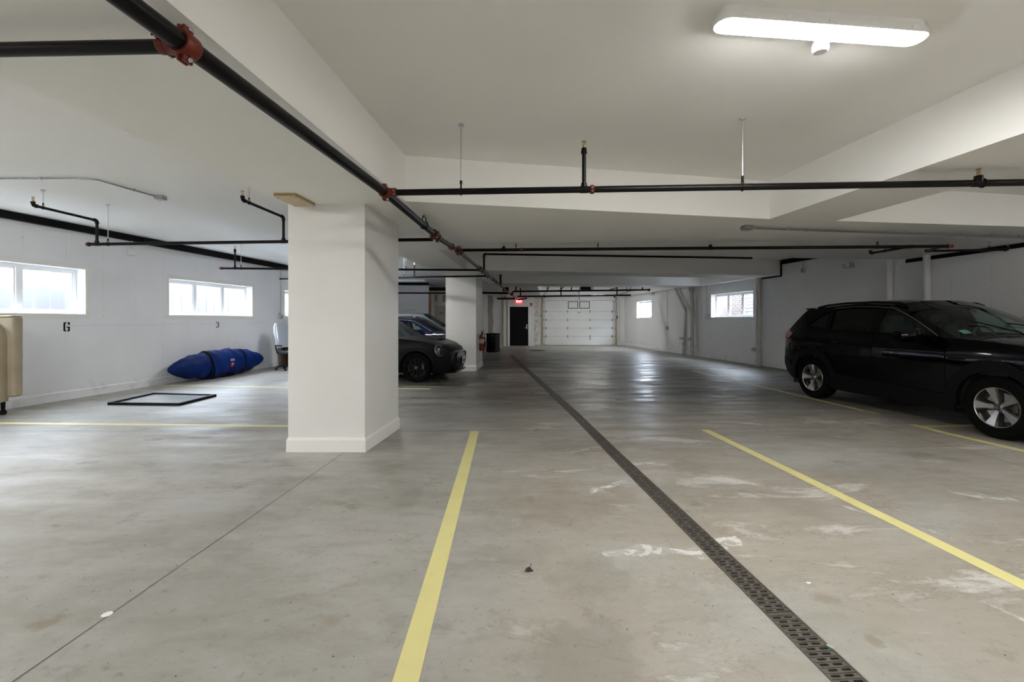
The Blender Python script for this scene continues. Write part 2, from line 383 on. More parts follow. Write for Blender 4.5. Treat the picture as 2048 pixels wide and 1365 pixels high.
ragged('lime_streak', [xy(F(1205, 1108)), xy(F(1300, 1100)), xy(F(1405, 1108))], .075, 4)
ragged('lime_streak', [xy(F(1435, 1090)), xy(F(1510, 1082))], .085, 5)
ragged('lime_streak', [xy(F(1180, 985)), xy(F(1255, 962))], .06, 6)
ragged('lime_streak', [xy(F(1140, 906)), xy(F(1205, 893))], .03, 8)
ragged('lime_streak', [xy(F(1690, 1015)), xy(F(1790, 1040)), xy(F(1900, 1075))], .05, 9)
ragged('lime_streak', [xy(F(1900, 985)), xy(F(2030, 1000))], .07, 10)
ragged('lime_streak', [xy(F(1860, 1160)), xy(F(1990, 1215)), xy(F(2090, 1260))], .05, 12)
mb = MB().cyl((*xy(F(214, 1230)), .0004), (*xy(F(214, 1230)), .002), .022, n=9); mb.build('paint_spot', M_TRIM, floor)
# parking lines
strip('parking_line', [(-.36, -3), (-.394, 1.68), (-.42, 3.5), (-.447, 5.47)], .098, M_YEL, .0016)
strip('parking_line', [(2.95, -3), (2.58, 2.29), (2.47, 3.9), (2.345, 5.54)], .098, M_YEL, .0016)
strip('parking_line', [(5.32, 3.2), (5.217, 4.636), (5.12, 5.4), (5.1, 5.81)], .098, M_YEL, .0016)
strip('parking_line', [(5.19, 6.42), (5.03, 8.6), (4.74, 11.95)], .098, M_YEL, .0016)
strip('parking_line', [(5.14, 5.70), (5.95, 5.76)], .09, M_YEL, .0014)
strip('parking_line', [(-7.62, 6.0), (-6.63, 5.89), (-4.5, 5.80), (-2.2, 5.70)], .098, M_YEL, .0016)
strip('parking_line', [(-7.2, 9.31), (-4.42, 9.0), (-2.2, 8.86), (-1.58, 8.8)], .098, M_YEL, .0016)

# ------------------------------------------------------------------ walls
HZ = 2.97                                 # high ceiling
def wall(name, p0, p1, z1, m, holes=(), th=.26, out=None, z0=-.02):
    a = Vector((*p0, 0)); b = Vector((*p1, 0)); u = (b-a).normalized(); L = (b-a).length
    w = Vector((u.y, -u.x, 0))*th
    if out is not None and w.x*out[0]+w.y*out[1] < 0: w = -w
    mb = MB(); mb.sheet([(0, z0), (L, z0), (L, z1), (0, z1)], a, u, (0, 0, 1), w, [[(x0, zz0), (x1, zz0), (x1, zz1), (x0, zz1)] for x0, x1, zz0, zz1 in holes])
    return mb.build(name, m, None, None, 'structure'), a, u, w
WZ = (1.425, 2.228)
lw0 = (LWX(-4), -4.0); lw1 = (LWX(24.1), 24.1)
sl = lambda Y: (Y+4.0)*math.hypot(1, .12)
LWIN = [(5.38, 7.942), (9.587, 12.15), (13.53, 16.09)]
wl, la, lu, lww = wall('wall_left', lw0, lw1, HZ+.2, M_WALLL, [(sl(a), sl(b), *WZ) for a, b in LWIN], out=(-1, 0))
rw0 = (RWX(-4), -4.0); rw1 = (RWX(24), 24.0)
sr = lambda Y: (Y+4.0)*math.hypot(1, .134)
RWIN = [(13.62, 15.85), (20.55, 22.2)]
wr, ra, ru, rww = wall('wall_right', rw0, rw1, HZ+.2, M_WALLR, [(sr(a), sr(b), 1.415, 2.225) for a, b in RWIN], out=(1, 0))
wall('wall_rear', (-9.2, -4.0), (10, -4.0), HZ+.2, M_WALLR, out=(0, -1))
# far end: four stretches of wall at different depths
def bwall(name, pxa, pxb, Y, z1=HZ+.2, m=M_WALLL, holes=()):
    xa = (pxa-1024)*Y/FP; xb = (pxb-1024)*Y/FP
    return wall(name, (xa, Y), (xb, Y), z1, m, holes, .15, (0, 1))
W1Y, W2Y, W3Y, W4Y = 20.0, 21.6, 23.0, 23.75
XC1 = (858-1024)*W1Y/FP; XC2 = (1004-1024)*W2Y/FP; XC3 = (1068-1024)*W3Y/FP
w1 = wall('wall_back', (-6.4, W1Y), (XC1, W1Y), 2.87, M_WALLL, out=(0, 1), th=.15)[0]
wall('wall_back', (XC1-.002, W1Y+.012), (XC1-.002, W2Y+.2), 2.87, M_WALLL, out=(-1, 0), th=.12)
w2 = wall('wall_back', (-6.2, W2Y), (XC2, W2Y), HZ+.2, M_WHITE, out=(0, 1), th=.12)[0]
wall('wall_back', (XC2-.002, W2Y+.012), (XC2-.002, W3Y+.2), HZ+.2, M_WHITE, out=(-1, 0), th=.12)
DX = [(1019.5-1024)*W3Y/FP, (1056.5-1024)*W3Y/FP]
w3 = wall('wall_back', (XC2-.1, W3Y), (XC3, W3Y), HZ+.2, M_WHITE, [(DX[0]-XC2+.1, DX[1]-XC2+.1, -.01, 2.0)], th=.14, out=(0, 1))[0]
wall('wall_back', (XC3-.002, W3Y+.012), (XC3-.002, W4Y+.1), HZ+.2, M_WHITE, out=(-1, 0), th=.1)
GX = [(1089-1024)*W4Y/FP, (1227.5-1024)*W4Y/FP]
w4 = wall('wall_back', (XC3-.1, W4Y), (6.1, W4Y), HZ+.2, M_WHITE, [(GX[0]-XC3+.1, GX[1]-XC3+.1, -.01, 2.36)], th=.2, out=(0, 1))[0]
# low concrete kick at the wall feet
mb = MB()
def curb(a, b, m, name, side):
    rnd = random.Random(3); n = 60; mb = MB(); vs = []
    for i in range(n+1):
        Y = a+(b-a)*i/n; x = LWX(Y) if side < 0 else RWX(Y); d = .022+rnd.uniform(-.008, .008); h = .15+rnd.uniform(-.006, .006)
        s = -side; vs += [(x-.02*s, Y, -.01), (x+d*s, Y, -.01), (x+(d-.004)*s, Y, h-.02), (x+.002*s, Y, h)]
    mb.add(vs, [(i*4+k, i*4+k+1, i*4+5+k, i*4+4+k) for i in range(n) for k in range(3)]); return mb.build(name, m, None, None, 'structure')
curb(-3.5, 19.9, M_WALLL, 'baseboard_left', -1); curb(-3.5, 23.6, M_WALLR, 'baseboard_right', 1)

# ------------------------------------------------------------------ ceiling: boarded soffit with deep coffers
SZ = 2.515
def sz(x, y): return SZ+.045*max(0, min(1, (x-2)/5))
rwp = lambda Y: (RWX(Y)+.03, Y)
outer = [(-2.87, -3.95), (-2.5, 1.5), (-2.455, 2.18), (-2.29, 4.63), (-2.07, 8.29), (-1.78, 12.0), (-1.5, 17), (-1.25, 19.8), (XC1+1.6, 20.5), (-1.1, 21.55), (XC2, 21.55), (XC2+.02, 22.97), (XC3, 22.97), (XC3+.02, 23.72), rwp(23.72)]+[rwp(y) for y in (20, 16, 12.5, 9, 6, 2, -3.95)]
C1 = [(-1.62, -3), (-1.27, 1.67), (-1.06, 4.51), (3.03, 5.345), (3.25, 2.89), (3.75, -3)]
C2 = [(4.67, -3), (4.02, 4.225), (3.905, 5.48), (6.68, 5.94), (7.75, 6.1), (9.0, -3)]
C3 = [(-1.246, 7.66), (5.17, 8.83), (RWX(9.2)+.012, 9.2), (RWX(12.47)+.012, 12.47), (-1.09, 10.75)]
C4 = [(-1.14, 11.62), (-.72, 14.6), (6.7, 16.2), (7.0, 13.35)]
C5 = [(-.65, 15.95), (.26, 16.1), (.74, 22.8), (-.25, 22.8)]
C6 = [(.88, 15.98), (1.25, 20.2), (1.5, 23.6), (5.75, 23.6), (6.55, 17.2)]
cm = MB(); V_, T_, L_ = fill(outer, [C1, C2, C3, C4, C5, C6])
cm.add([(p[0], p[1], sz(*p)) for p in V_], T_)
for l in L_:
    n = len(l); cm.add([(p[0], p[1], sz(*p)) for p in l]+[(p[0], p[1], HZ+.05) for p in l], [(i, (i+1) % n, n+(i+1) % n, n+i) for i in range(n)])
cm.build('ceiling', M_CEIL, None, None, 'structure')
cm = MB(); cm.sheet([(LWX(-4.2)-.26, -4.2), (RWX(-4.2)+.26, -4.2), (RWX(24.2)+.26, 24.2), (LWX(24.2)-.26, 24.2)], (0, 0, HZ), (1, 0, 0), (0, 1, 0), (0, 0, .2)); cm.build('ceiling', M_CEIL, None, None, 'structure')

# ------------------------------------------------------------------ columns with their base trim
def column(px, depth, z1, lean):
    pts = [Vector(p) for p in px]                 # front-left, front-right, back-right, back-left at floor
    c = sum(pts, Vector((0, 0)))/4; mb = MB()
    mb.add([(*p, -.01) for p in pts]+[(p.x, p.y, z1) for p in pts], [(0, 1, 5, 4), (1, 2, 6, 5), (2, 3, 7, 6), (3, 0, 4, 7), (4, 5, 6, 7)])
    o = mb.build('column', M_WHITE, None, None, 'structure')
    def ring(d): return [p+(p-c).normalized()*d*1.414 for p in pts]
    prof = [(.0, .145), (.006, .142), (.010, .125), (.014, .12), (.016, .0)]
    mb = MB(); vs = []
    for d, h in prof: vs += [(*q, h) for q in ring(d)]
    mb.add(vs, [(a*4+i, a*4+(i+1) % 4, a*4+4+(i+1) % 4, a*4+4+i) for a in range(len(prof)-1) for i in range(4)])
    mb.build('baseboard', M_TRIM, o, None); return o
column([(-2.270, 4.615), (-1.493, 4.615), (-1.400, 5.60), (-2.27, 5.60)], 0, SZ+.02, 0)
column([(-1.735, 11.9), (-.940, 11.9), (-.860, 13.2), (-1.735, 13.2)], 0, SZ+.02, 0)

# black steel ledger beams on top of the side walls, and black strips for shaded gaps
def ledger(name, pa, pb, h, d):
    a = Vector(pa); b = Vector(pb); u = (b-a).normalized(); mb = MB(); w = Vector((u.y, -u.x, 0)).normalized()*d; z = Vector((0, 0, h))
    vs = [a, b, b+z, a+z]; mb.add(vs+[v+w for v in vs], [(0, 1, 2, 3), (7, 6, 5, 4), (0, 4, 5, 1), (1, 5, 6, 2), (2, 6, 7, 3), (3, 7, 4, 0)])
    # lower flange
    mb.add([a-Vector((0, 0, .012)), b-Vector((0, 0, .012)), b+w*1.5-Vector((0, 0, .012)), a+w*1.5-Vector((0, 0, .012)), a, b, b+w*1.5, a+w*1.5], [(0, 1, 2, 3), (4, 5, 6, 7), (0, 4, 5, 1), (1, 5, 6, 2), (2, 6, 7, 3), (3, 7, 4, 0)])
    o = mb.build(name, M_BEAMGAP, None, None, 'structure'); return o
ledger('trim_1', (LWX(-3.9), -3.9, 2.87), (LWX(8.92), 8.92, 2.862), .12, .05)
ledger('trim_2', (LWX(8.96), 8.96, 2.845), (LWX(19.9), 19.9, 2.845), .13, .06)
ledger('trim_3', (RWX(9.25)-.005, 9.25, 2.865), (RWX(12.42)-.005, 12.42, 2.865), .12, -.06)
ledger('trim_4', (RWX(3)-.005, 3, 2.535), (RWX(9.05)-.005, 9.05, 2.482), .06, -.012)  # no beam: black strip standing for the shade in the wall-soffit gap
MB().box((RWX(12.45)-.02, 12.455, 2.76), (.05, .02, .4)).build('trim_17', M_BEAMGAP, None, None, 'structure')  # upright black strip in place of the shaded gap at the beam end
ledger('trim_18', (RWX(12.45)-.005, 12.45, 2.535), (RWX(13.4)-.005, 13.4, 2.535), .03, -.03)  # black strip in place of the shaded gap under the beam end
ledger('trim_5', (-6, W1Y-.01, 2.87), (XC1, W1Y-.01, 2.87), .13, .1)

# ------------------------------------------------------------------ windows
def window(name, a, u, w, s0, s1, z0, z1, npane, first=0):
    """a: wall start, u: along, w: outward thickness"""
    W = w.normalized(); n = -W; th = w.length; up = Vector((0, 0, 1)); p = lambda s, z, d: a+u*s+up*z+W*d
    mb = MB()                                         # flat casing on the wall plus lined reveal
    c = .075; o = bpy.data.objects
    mb.sheet([(s0-c, z0-c), (s1+c, z0-c), (s1+c, z1+c), (s0-c, z1+c)], a-W*.006, u, up, W*.012, [[(s0, z0), (s1, z0), (s1, z1), (s0, z1)]])
    root = mb.build(name, M_TRIM, None, None, 'structure')
    mb = MB(); t = .012; d0, d1 = -.004, th
    for q in ([(s0, z0), (s1, z0), (s1, z0+t), (s0, z0+t)], [(s0, z1-t), (s1, z1-t), (s1, z1), (s0, z1)], [(s0, z0+t), (s0+t, z0+t), (s0+t, z1-t), (s0, z1-t)], [(s1-t, z0+t), (s1, z0+t), (s1, z1-t), (s1-t, z1-t)]):
        mb.sheet(q, a+W*d0, u, up, W*(d1-d0))
    mb.build('reveal', M_TRIM, root, None)
    fd = .165; f = .05; wp = (s1-s0-2*t)/npane; A0 = s0+t
    mb = MB(); holes = []
    for i in range(npane):
        l = A0+wp*i+(f if i == 0 else f*.7); r = A0+wp*(i+1)-(f if i == npane-1 else f*.7)
        holes.append([(l, z0+t+f), (r, z0+t+f), (r, z1-t-f), (l, z1-t-f)])
    mb.sheet([(A0, z0+t), (s1-t, z0+t), (s1-t, z1-t), (A0, z1-t)], a+W*fd, u, up, W*.07, holes)
    mb.build('window_frame', M_VINYL, root, None)
    for h in holes:
        l, r = h[0][0], h[1][0]; b, tp = h[0][1], h[2][1]; g = .028
        sm = MB().sheet(h, a+W*(fd+.012), u, up, W*.035, [[(l+g, b+g), (r-g, b+g), (r-g, tp-g), (l+g, tp-g)]])
        s_ = sm.build('sash', M_VINYL, root, None)
        gm = MB(); gm.add([p(l+g, b+g, fd+.03), p(r-g, b+g, fd+.03), p(r-g, tp-g, fd+.03), p(l+g, tp-g, fd+.03)], [(0, 1, 2, 3)])
        gm.build('pane', M_GLASS, s_, None)
    ld = bpy.data.lights.new('window_portal', 'AREA'); ld.shape = 'RECTANGLE'; ld.size = s1-s0; ld.size_y = z1-z0; ld.cycles.is_portal = True
    lo = bpy.data.objects.new('window_portal', ld); COL.objects.link(lo); c0 = p((s0+s1)/2, (z0+z1)/2, th+.02)
    lo.matrix_world = Matrix((( u.x, 0, W.x, c0.x), (u.y, 0, W.y, c0.y), (0, 1, 0, c0.z), (0, 0, 0, 1)))
    return root
k_ = 0
for a, b in LWIN:
    k_ += 1; window('window_%d' % k_, la, lu, lww, sl(a), sl(b), *WZ, 3)
window('window_4', ra, ru, rww, sr(RWIN[0][0]), sr(RWIN[0][1]), 1.415, 2.225, 3)
window('window_5', ra, ru, rww, sr(RWIN[1][0]), sr(RWIN[1][1]), 1.415, 2.225, 2)

# ------------------------------------------------------------------ what stands outside the windows
M_GRAVEL = mat('gravel', (.2, .195, .18), .9, noise=(30, (.13, .125, .12)))
M_FENCE = mat('taupe_vinyl', (.040, .039, .042), .4); M_SIDE = mat('taupe_siding', (.033, .032, .031), .6); M_BRICK = mat('pale_brick', (.04, .028, .022), .8, noise=(20, (.045, .034, .028))); M_GREYP = mat('grey_panel', (.025, .028, .032), .5)
mb = MB(); mb.box((-11.3, 8, 1.2), (6.4, 26, .1)); mb.box((11.6, 11, 1.2), (7.0, 28, .1)); mb.build('ground', M_GRAVEL, None, None, 'structure')
fence = thing('vinyl_fence', 'pale vinyl board fence outside the left-hand windows', 'fence', (LWX(9)-1.9, 9, 1.25))
def fx(Y): return LWX(Y)-1.9
mb = MB()
for i in range(54):
    Y = 3.6+i*.28
    b = MB().box((fx(Y), Y, 2.0), (.03, .268, 1.36), .12*-1); b.build('fence_board', M_FENCE, fence, None)
for z in (1.36, 2.72):
    mb = MB(); mb.tube([(fx(3.4)+.03, 3.4, z), (fx(19)+.03, 19, z)], .06, 4); mb.build('rail', M_FENCE, fence, None)
for Y in (4.2, 6.7, 9.2, 11.3, 13.9, 16.4): MB().box((fx(Y)-.09, Y, 2.05), (.12, .12, 1.65)).build('post', M_FENCE, fence, None)
house = thing('neighbouring_house', 'pale lap-sided house wall with brick edge beyond the right-hand windows', 'house', (RWX(16)+1.9, 16, 1.25))
hx = lambda Y: RWX(Y)+2.0
for i in range(16):
    z = 1.28+i*.125; mb = MB(); Ya, Yb = 12.4, 17.15
    mb.add([(hx(Ya), Ya, z), (hx(Yb), Yb, z), (hx(Yb)+.02, Yb, z+.125), (hx(Ya)+.02, Ya, z+.125), (hx(Ya)+.03, Ya, z), (hx(Yb)+.03, Yb, z)], [(0, 1, 2, 3), (0, 1, 5, 4)])
    mb.build('siding_board', M_SIDE, house, None)
mb = MB(); mb.box((hx(20)+.1, 20.6, 2.2), (.2, 6.9, 2.1), .134); mb.build('brick_wall', M_BRICK, house, None)
for r in range(22):
    for c in range(5):
        Y = 17.2+c*.23+(r % 2)*.11; MB().box((hx(Y)-.0, Y, 1.3+r*.082), (.03, .215, .072), .134).build('brick', M_BRICK, house, None)
Y = RW(1472, 600).y+1.55; mb = MB().box((hx(Y)-.03, Y, 1.62), (.08, .36, .52), .134); mb.build('service_cabinet', M_GREYP, house, None)
mb = MB().cyl((hx(Y)-.10, Y+.05, 2.22), (hx(Y), Y+.05, 2.22), .07); mb.box((hx(Y)-.05, Y+.03, 2.08), (.05, .05, .12)); mb.build('meter', M_BLACK, house)

# ------------------------------------------------------------------ ceiling lamps
def stadium(L, W, n=8):
    r = W/2; out = []
    for s, a0 in ((1, -PI/2), (-1, PI/2)):
        for k in range(n+1):
            a = a0+PI*k/n; out.append((s*(L/2-r)+r*math.cos(a), r*math.sin(a)))
    return out
def lamp(loc, rz, label, lit=True, L=1.22, W=.135):
    t = thing('ceiling_light', label, 'light', loc, rz, 'vapour-tight ceiling lights')
    def levels(lv, mb):
        n = None; vs = []
        for l, w, z in lv:
            q = stadium(l, w); n = len(q); vs += [(*p, z) for p in q]
        fs = [(a*n+i, a*n+(i+1) % n, (a+1)*n+(i+1) % n, (a+1)*n+i) for a in range(len(lv)-1) for i in range(n)]
        return mb.add(vs, fs+[tuple(range(n)), tuple(range((len(lv)-1)*n, len(lv)*n))])
    levels([(L-.04, W-.03, 0), (L-.03, W-.02, -.03), (L, W, -.045), (L, W, -.078)], MB()).build('housing', M_PLAST, t, 40, local=True)
    levels([(L-.012, W-.012, -.078), (L-.016, W-.016, -.0835), (L-.045, W-.04, -.0905), (L-.08, W-.07, -.0935)], MB()).build('lens', M_LENS if lit else M_LENSO, t, 50, local=True)
    for i in range(5):
        for s in (-1, 1): MB().box((-L*.4+L*.2*i, s*W/2, -.056), (.03, .006, .026)).build('clip', M_PLAST, t, None, local=True)
    mb = MB(); mb.cyl((.11, W/2-.01, -.06), (.11, W/2+.075, -.06), .016, n=10); mb.lathe([(0, -.02), (.040, -.02), (.043, -.03), (.043, -.08), (.034, -.094), (0, -.096)], (.11, W/2+.075, 0), n=20)
    mb.build('sensor', M_PLAST, t, 40, local=True); return t
lamp((1.675, 2.458, HZ), math.radians(6.1), 'lit long white ceiling light with sensor puck, nearest to the viewer')
lamp((-2.62, 3.80, HZ), 0, 'white unlit ceiling light mostly hidden above the left-hand beam edge', lit=False)
lamp((-3.4, 10.9, HZ), 0, 'added lit ceiling light in the left bay, hidden behind the big column')  # added lamp, hidden by the column, brightens the left bay
lamp((-4.05, 18.2, HZ-.02), math.radians(-2), 'unlit white ceiling light in the far left bay before the back wall', lit=False, W=.16)
lamp((6.4, 2.4, HZ), math.radians(6), 'added lit ceiling light out of view above the black sport utility vehicle')  # unseen lamp, placed to light the column side and right wall
lamp((3.5, 20.3, HZ), math.radians(4), 'lit ceiling light before the overhead garage door')
lamp((2.4, -1.5, HZ), math.radians(6), 'lit ceiling light in the first coffer behind the viewer')
lamp((6.3, -1.4, HZ), math.radians(6), 'added lit ceiling light behind the viewer above the right-hand bay')  # unseen lamp added to lift the right wall and soffit
lamp((-5.3, 3.1, HZ), 0, 'added lit ceiling light out of view by the left wall, nearest to the beige furniture piece')  # added out of frame to brighten the left wall, ceiling and floor
lamp((-4.7, 1.2, HZ), 0, 'added lit ceiling light in the left bay beside the viewer, out of view')  # unseen fill lamp, makes up for the unlit left-bay light
lamp((-5.4, -2.2, HZ), math.radians(4), 'added lit ceiling light in the left bay behind the viewer')  # unseen fill lamp for the left ceiling and wall

# ------------------------------------------------------------------ sprinkler pipework
ZP = 2.41
def PZ(px, py, z=ZP): return A(px, py, z)
def pipe(parent, pts, r, name='pipe', m=None, n=14): return MB().tube(pts, r, n).build(name, m or M_PIPE, parent, 50)
def frame_of(d):
    d = Vector(d).normalized(); u = d.cross(Vector((0, 0, 1)))
    u = u.normalized() if u.length > .05 else Vector((1, 0, 0)); return d, u, d.cross(u).normalized()
def coupling(parent, p, d, r, roll=0.0, big=False):
    """grooved two-half clamp: red housing with ears, bolts as sub-parts"""
    p = Vector(p); d, u, w = frame_of(d); R = Matrix.Rotation(roll, 3, d); u = R @ u; w = R @ w
    hw = r*.62; ro = r*1.36; mb = MB()
    for q, rr in ((-hw, ro*.86), (-hw*.35, ro*1.02)): pass
    n = 28; prof = [(-hw, r*1.0), (-hw, ro*.9), (-hw*.75, ro), (hw*.75, ro), (hw, ro*.9), (hw, r*1.0)]
    vs = [p+d*h+(u*math.cos(2*PI*i/n)+w*math.sin(2*PI*i/n))*rr for h, rr in prof for i in range(n)]
    mb.add(vs, [(a*n+i, a*n+(i+1) % n, (a+1)*n+(i+1) % n, (a+1)*n+i) for a in range(5) for i in range(n)])
    Mx = Matrix((d, u, w)).transposed()
    for s in (-1, 1):
        for h in (-1, 1): mb.rbox(p+u*s*(ro+r*.25)+w*h*r*.24, (hw*1.5, r*.75, r*.34), r*.14, M=Mx)
    c = mb.build('coupling', M_RED, parent, 40)
    for s in (-1, 1):
        q = p+u*s*(ro+r*.3); b = MB(); b.cyl(q-w*r*.75, q+w*r*.62, r*.13, n=8); b.ball(q+w*r*.52, r*.27, 10, 6, (1, 1, 1)); b.cyl(q-w*r*.42, q-w*r*.68, r*.25, n=6)
        b.build('bolt', M_ZINC, c, 40)
    return c
def outlet(parent, p, dmain, dbr, r, rb):
    """mechanical tee strapped on the main where a branch leaves"""
    p = Vector(p); dmain, u, w = frame_of(dmain); db = Vector(dbr).normalized()
    mb = MB(); n = 28; hw = r*1.0; ro = r*1.3; prof = [(-hw, r), (-hw, ro*.93), (-hw*.8, ro), (hw*.8, ro), (hw, ro*.93), (hw, r)]
    mb.add([p+dmain*h+(u*math.cos(2*PI*i/n)+w*math.sin(2*PI*i/n))*rr for h, rr in prof for i in range(n)], [(a*n+i, a*n+(i+1) % n, (a+1)*n+(i+1) % n, (a+1)*n+i) for a in range(5) for i in range(n)])
    side = dmain.cross(db).normalized(); Mx = Matrix((dmain, db, side)).transposed()
    for s in (-1, 1):
        for h in (-1, 1): mb.rbox(p+side*s*(ro+r*.22)+db*h*r*.25, (hw*1.3, r*.36, r*.7), r*.14, M=Mx)
    mb.cyl(p+db*r*.8, p+db*(r*1.75), rb*1.45, rb*1.3, 20)
    c = mb.build('branch_outlet', M_RED, parent, 40)
    for s in (-1, 1):
        q = p+side*s*(ro+r*.25); b = MB(); b.cyl(q-db*r*.8, q+db*r*.6, r*.13, n=8); b.ball(q+db*r*.5, r*.26, 10, 6); b.cyl(q-db*r*.45, q-db*r*.7, r*.24, n=6); b.build('bolt', M_ZINC, c, 40)
    coupling(parent, p+db*(r*1.75+rb*.6), db, rb, .3)
    return c
def hanger(parent, p, r, ztop, d):
    p = Vector(p); d, u, w = frame_of(d); mb = MB(); t = []
    for k in range(15):
        a = math.radians(-235+290*k/14); t.append(p+u*math.cos(a)*r*1.15+Vector((0, 0, 1))*(math.sin(a)*r*1.15))
    top = p+Vector((0, 0, r*2.6)); t = [top+u*r*.3]+t[::-1]+[top-u*r*.3]
    mb.tube(t, r*.16+.001, 6); mb.cyl(p+Vector((0, 0, r*2.3)), p+Vector((0, 0, r*3.4)), r*.33+.002, n=8)
    h = mb.build('hanger', M_BLACK, parent, 50)
    mb = MB(); mb.cyl(p+Vector((0, 0, r*2.8)), (p.x, p.y, ztop), .005, n=8); mb.build('rod', M_ZINC, h, 50)
    mb = MB(); mb.cyl((p.x, p.y, ztop), (p.x, p.y, ztop-.006), .022, n=12); mb.box((p.x, p.y, ztop-.012), (.045, .018, .014)); mb.build('flange', M_ZINC, h, 40)
def head(parent, p, s=1.0):
    p = Vector(p); z = Vector((0, 0, 1)); mb = MB(); mb.cyl(p, p+z*.018*s, .011*s, n=8)
    for q in (-1, 1): mb.tube([p+z*.016*s+Vector((q*.004*s, 0, 0)), p+z*.026*s+Vector((q*.013*s, 0, 0)), p+z*.04*s+Vector((q*.011*s, 0, 0)), p+z*.048*s], .0028*s, 6)
    mb.cyl(p+z*.018*s, p+z*.046*s, .0028*s, n=6); mb.lathe([(0, .05*s), (.016*s, .05*s), (.018*s, .047*s), (.016*s, .0465*s), (0, .0465*s)], p, n=14)
    mb.build('sprinkler_head', M_BRASS, parent, 40)
def elbow(parent, p, r, da, db):
    p = Vector(p); da = Vector(da).normalized(); db = Vector(db).normalized(); k = r*1.9
    pts = [p+da*k*1.15]+[p+da*k*(1-t)**2+db*k*t**2 for t in (0, .25, .5, .75, 1)]+[p+db*k*1.15]
    mb = MB(); mb.tube(pts, r*1.22, 12)
    for q in (da, db): mb.cyl(p+q*k*.9, p+q*k*1.35, r*1.42, n=14)
    mb.build('elbow', M_PIPE, parent, 40)
def tee(parent, p, d, r, up, rb, m=None):
    p = Vector(p); d = Vector(d).normalized(); up = Vector(up).normalized(); mb = MB()
    mb.cyl(p-d*rb*2, p+d*rb*2, r*1.12, n=16); mb.cyl(p, p+up*(r+rb*1.5), rb*1.45, n=12); mb.build('tee', m or M_PIPE, parent, 40)
Zv = Vector((0, 0, 1))
# --- the main
mp = [PZ(248, 0), PZ(370, 90), PZ(770, 385), PZ(881, 479), PZ(915, 501), PZ(966, 543), PZ(1000.6, 571), PZ(1018, 586), P(1036, 600, 22.55)]
mp = [Vector((-1.75, -3.9, ZP))]+mp
RM = .0375
main = thing('sprinkler_main', 'long black sprinkler main under the column-line beam with red couplings', 'pipe', (mp[1].x, mp[1].y, ZP))
for i in range(len(mp)-1): pipe(main, [mp[i], mp[i+1]], RM if i < 4 else RM*.85, n=20)
mdir = lambda i: (mp[min(i+1, len(mp)-1)]-mp[i-1]).normalized()
for px, py in ((868, 467), (903, 494), (958, 536), (986, 559), (991, 563), (1012, 581), (1025, 591)): coupling(main, PZ(px, py), (.07, 1, 0), RM*.95, .6)
for px, py, sgn, rb in ((370, 90, -1, .027), (770, 385, 1, .026), (875, 474, -1, .024), (916, 502, 1, .024), (964, 541, -1, .02), (975, 551, -1, .02)):
    p = PZ(px, py); outlet(main, p, (.075, 1, 0), (sgn, 0, .02), RM, rb)
hanger(main, PZ(848, 450), RM, SZ, (.07, 1, 0))
hanger(main, PZ(918, 503)+Vector((0, .1, 0)), RM, SZ, (.07, 1, 0))
e = mp[-1]; pipe(main, [e, e+Vector((.42, -.3, .06))], .036); coupling(main, e+Vector((.34, -.24, .05)), (.42, -.3, .06), .034)
# --- branch lines
def branch(label, a, b, r):
    t = thing('sprinkler_branch', label, 'pipe', tuple((a+b)/2), 0, 'sprinkler branch lines'); pipe(t, [a, b], r); return t
X0 = lambda px, py: PZ(px, py)
a, b = PZ(0, 106)+Vector((-1.6, .03, -.0)), PZ(366, 93)+Vector((-.07, 0, 0)); branch('short black pipe running left from the nearest red tee, top left', a, b, .0265)
a, b = PZ(770, 385.5)+Vector((.07, 0, 0)), PZ(2048, 366)+Vector((1.2, -.08, 0)); B1 = branch('long black pipe across the first coffer in front of the pale crossbeam', a, b, .0265)
on = lambda a, b, px: a+(b-a)*(((px-1024)/FP*a.y-a.x)/((b.x-a.x)-(px-1024)/FP*(b.y-a.y)))
d1 = (b-a).normalized()
for px in (922, 1485): hanger(B1, on(a, b, px), .0265, HZ, d1)
q = on(a, b, 1168); tee(B1, q, d1, .0265, Zv, .0165); top = P(1168, 304, q.y); top.x = q.x; pipe(B1, [q, top], .0165, 'riser')
MB().cyl(top-Zv*.012, top+Zv*.03, .026, .021, 16).build('reducer', M_PIPE, B1, 40); head(B1, top+Zv*.03, 1.15)
coupling(B1, on(a, b, 1184), d1, .0265, .2)
q = on(a, b, 1957); tee(B1, q, d1, .0265, Zv, .02); head(B1, q+Zv*.055, 1.1)
MB().tube([q+d1*.03+Vector((0, math.cos(t)*.032, math.sin(t)*.032)) for t in np.linspace(0, 2*PI, 17)[:-1]], .006, 6, closed=True).build('clamp', M_BLACK, B1, 40)
# left bay lines
a, b = PZ(178, 489), PZ(873, 479.5)+Vector((-.05, 0, 0)); B2 = branch('long black pipe in the left bay with two arm-over risers, behind the big column', a, b, .0225)
d2 = (b-a).normalized(); coupling(B2, a-d2*.005, d2, .0225, .3); MB().cyl(a-d2*.03, a-d2*.005, .026, n=14).build('end_cap', M_RED, B2, 40)
def arm(t, q, d, ztop, hx_, hy_, r=.0175):
    tee(t, q, d, .0225, Zv, r); top = Vector((q.x, q.y, ztop)); end = P(hx_, hy_, 1); Y = (ztop-CH)*FP/(HY-hy_); end = P(hx_, hy_, Y)
    da = (end-top).normalized(); pipe(t, [q, top], r, 'riser'); pipe(t, [top, end], r, 'arm'); elbow(t, top, r, -Zv, da); elbow(t, end, r, -da, Zv); head(t, end+Zv*.045, 1.2)
    hanger(t, end+(top-end)*.14, r, HZ, da)
arm(B2, on(a, b, 194), d2, 2.745, 66, 411); arm(B2, on(a, b, 567), d2, 2.745, 485, 400)
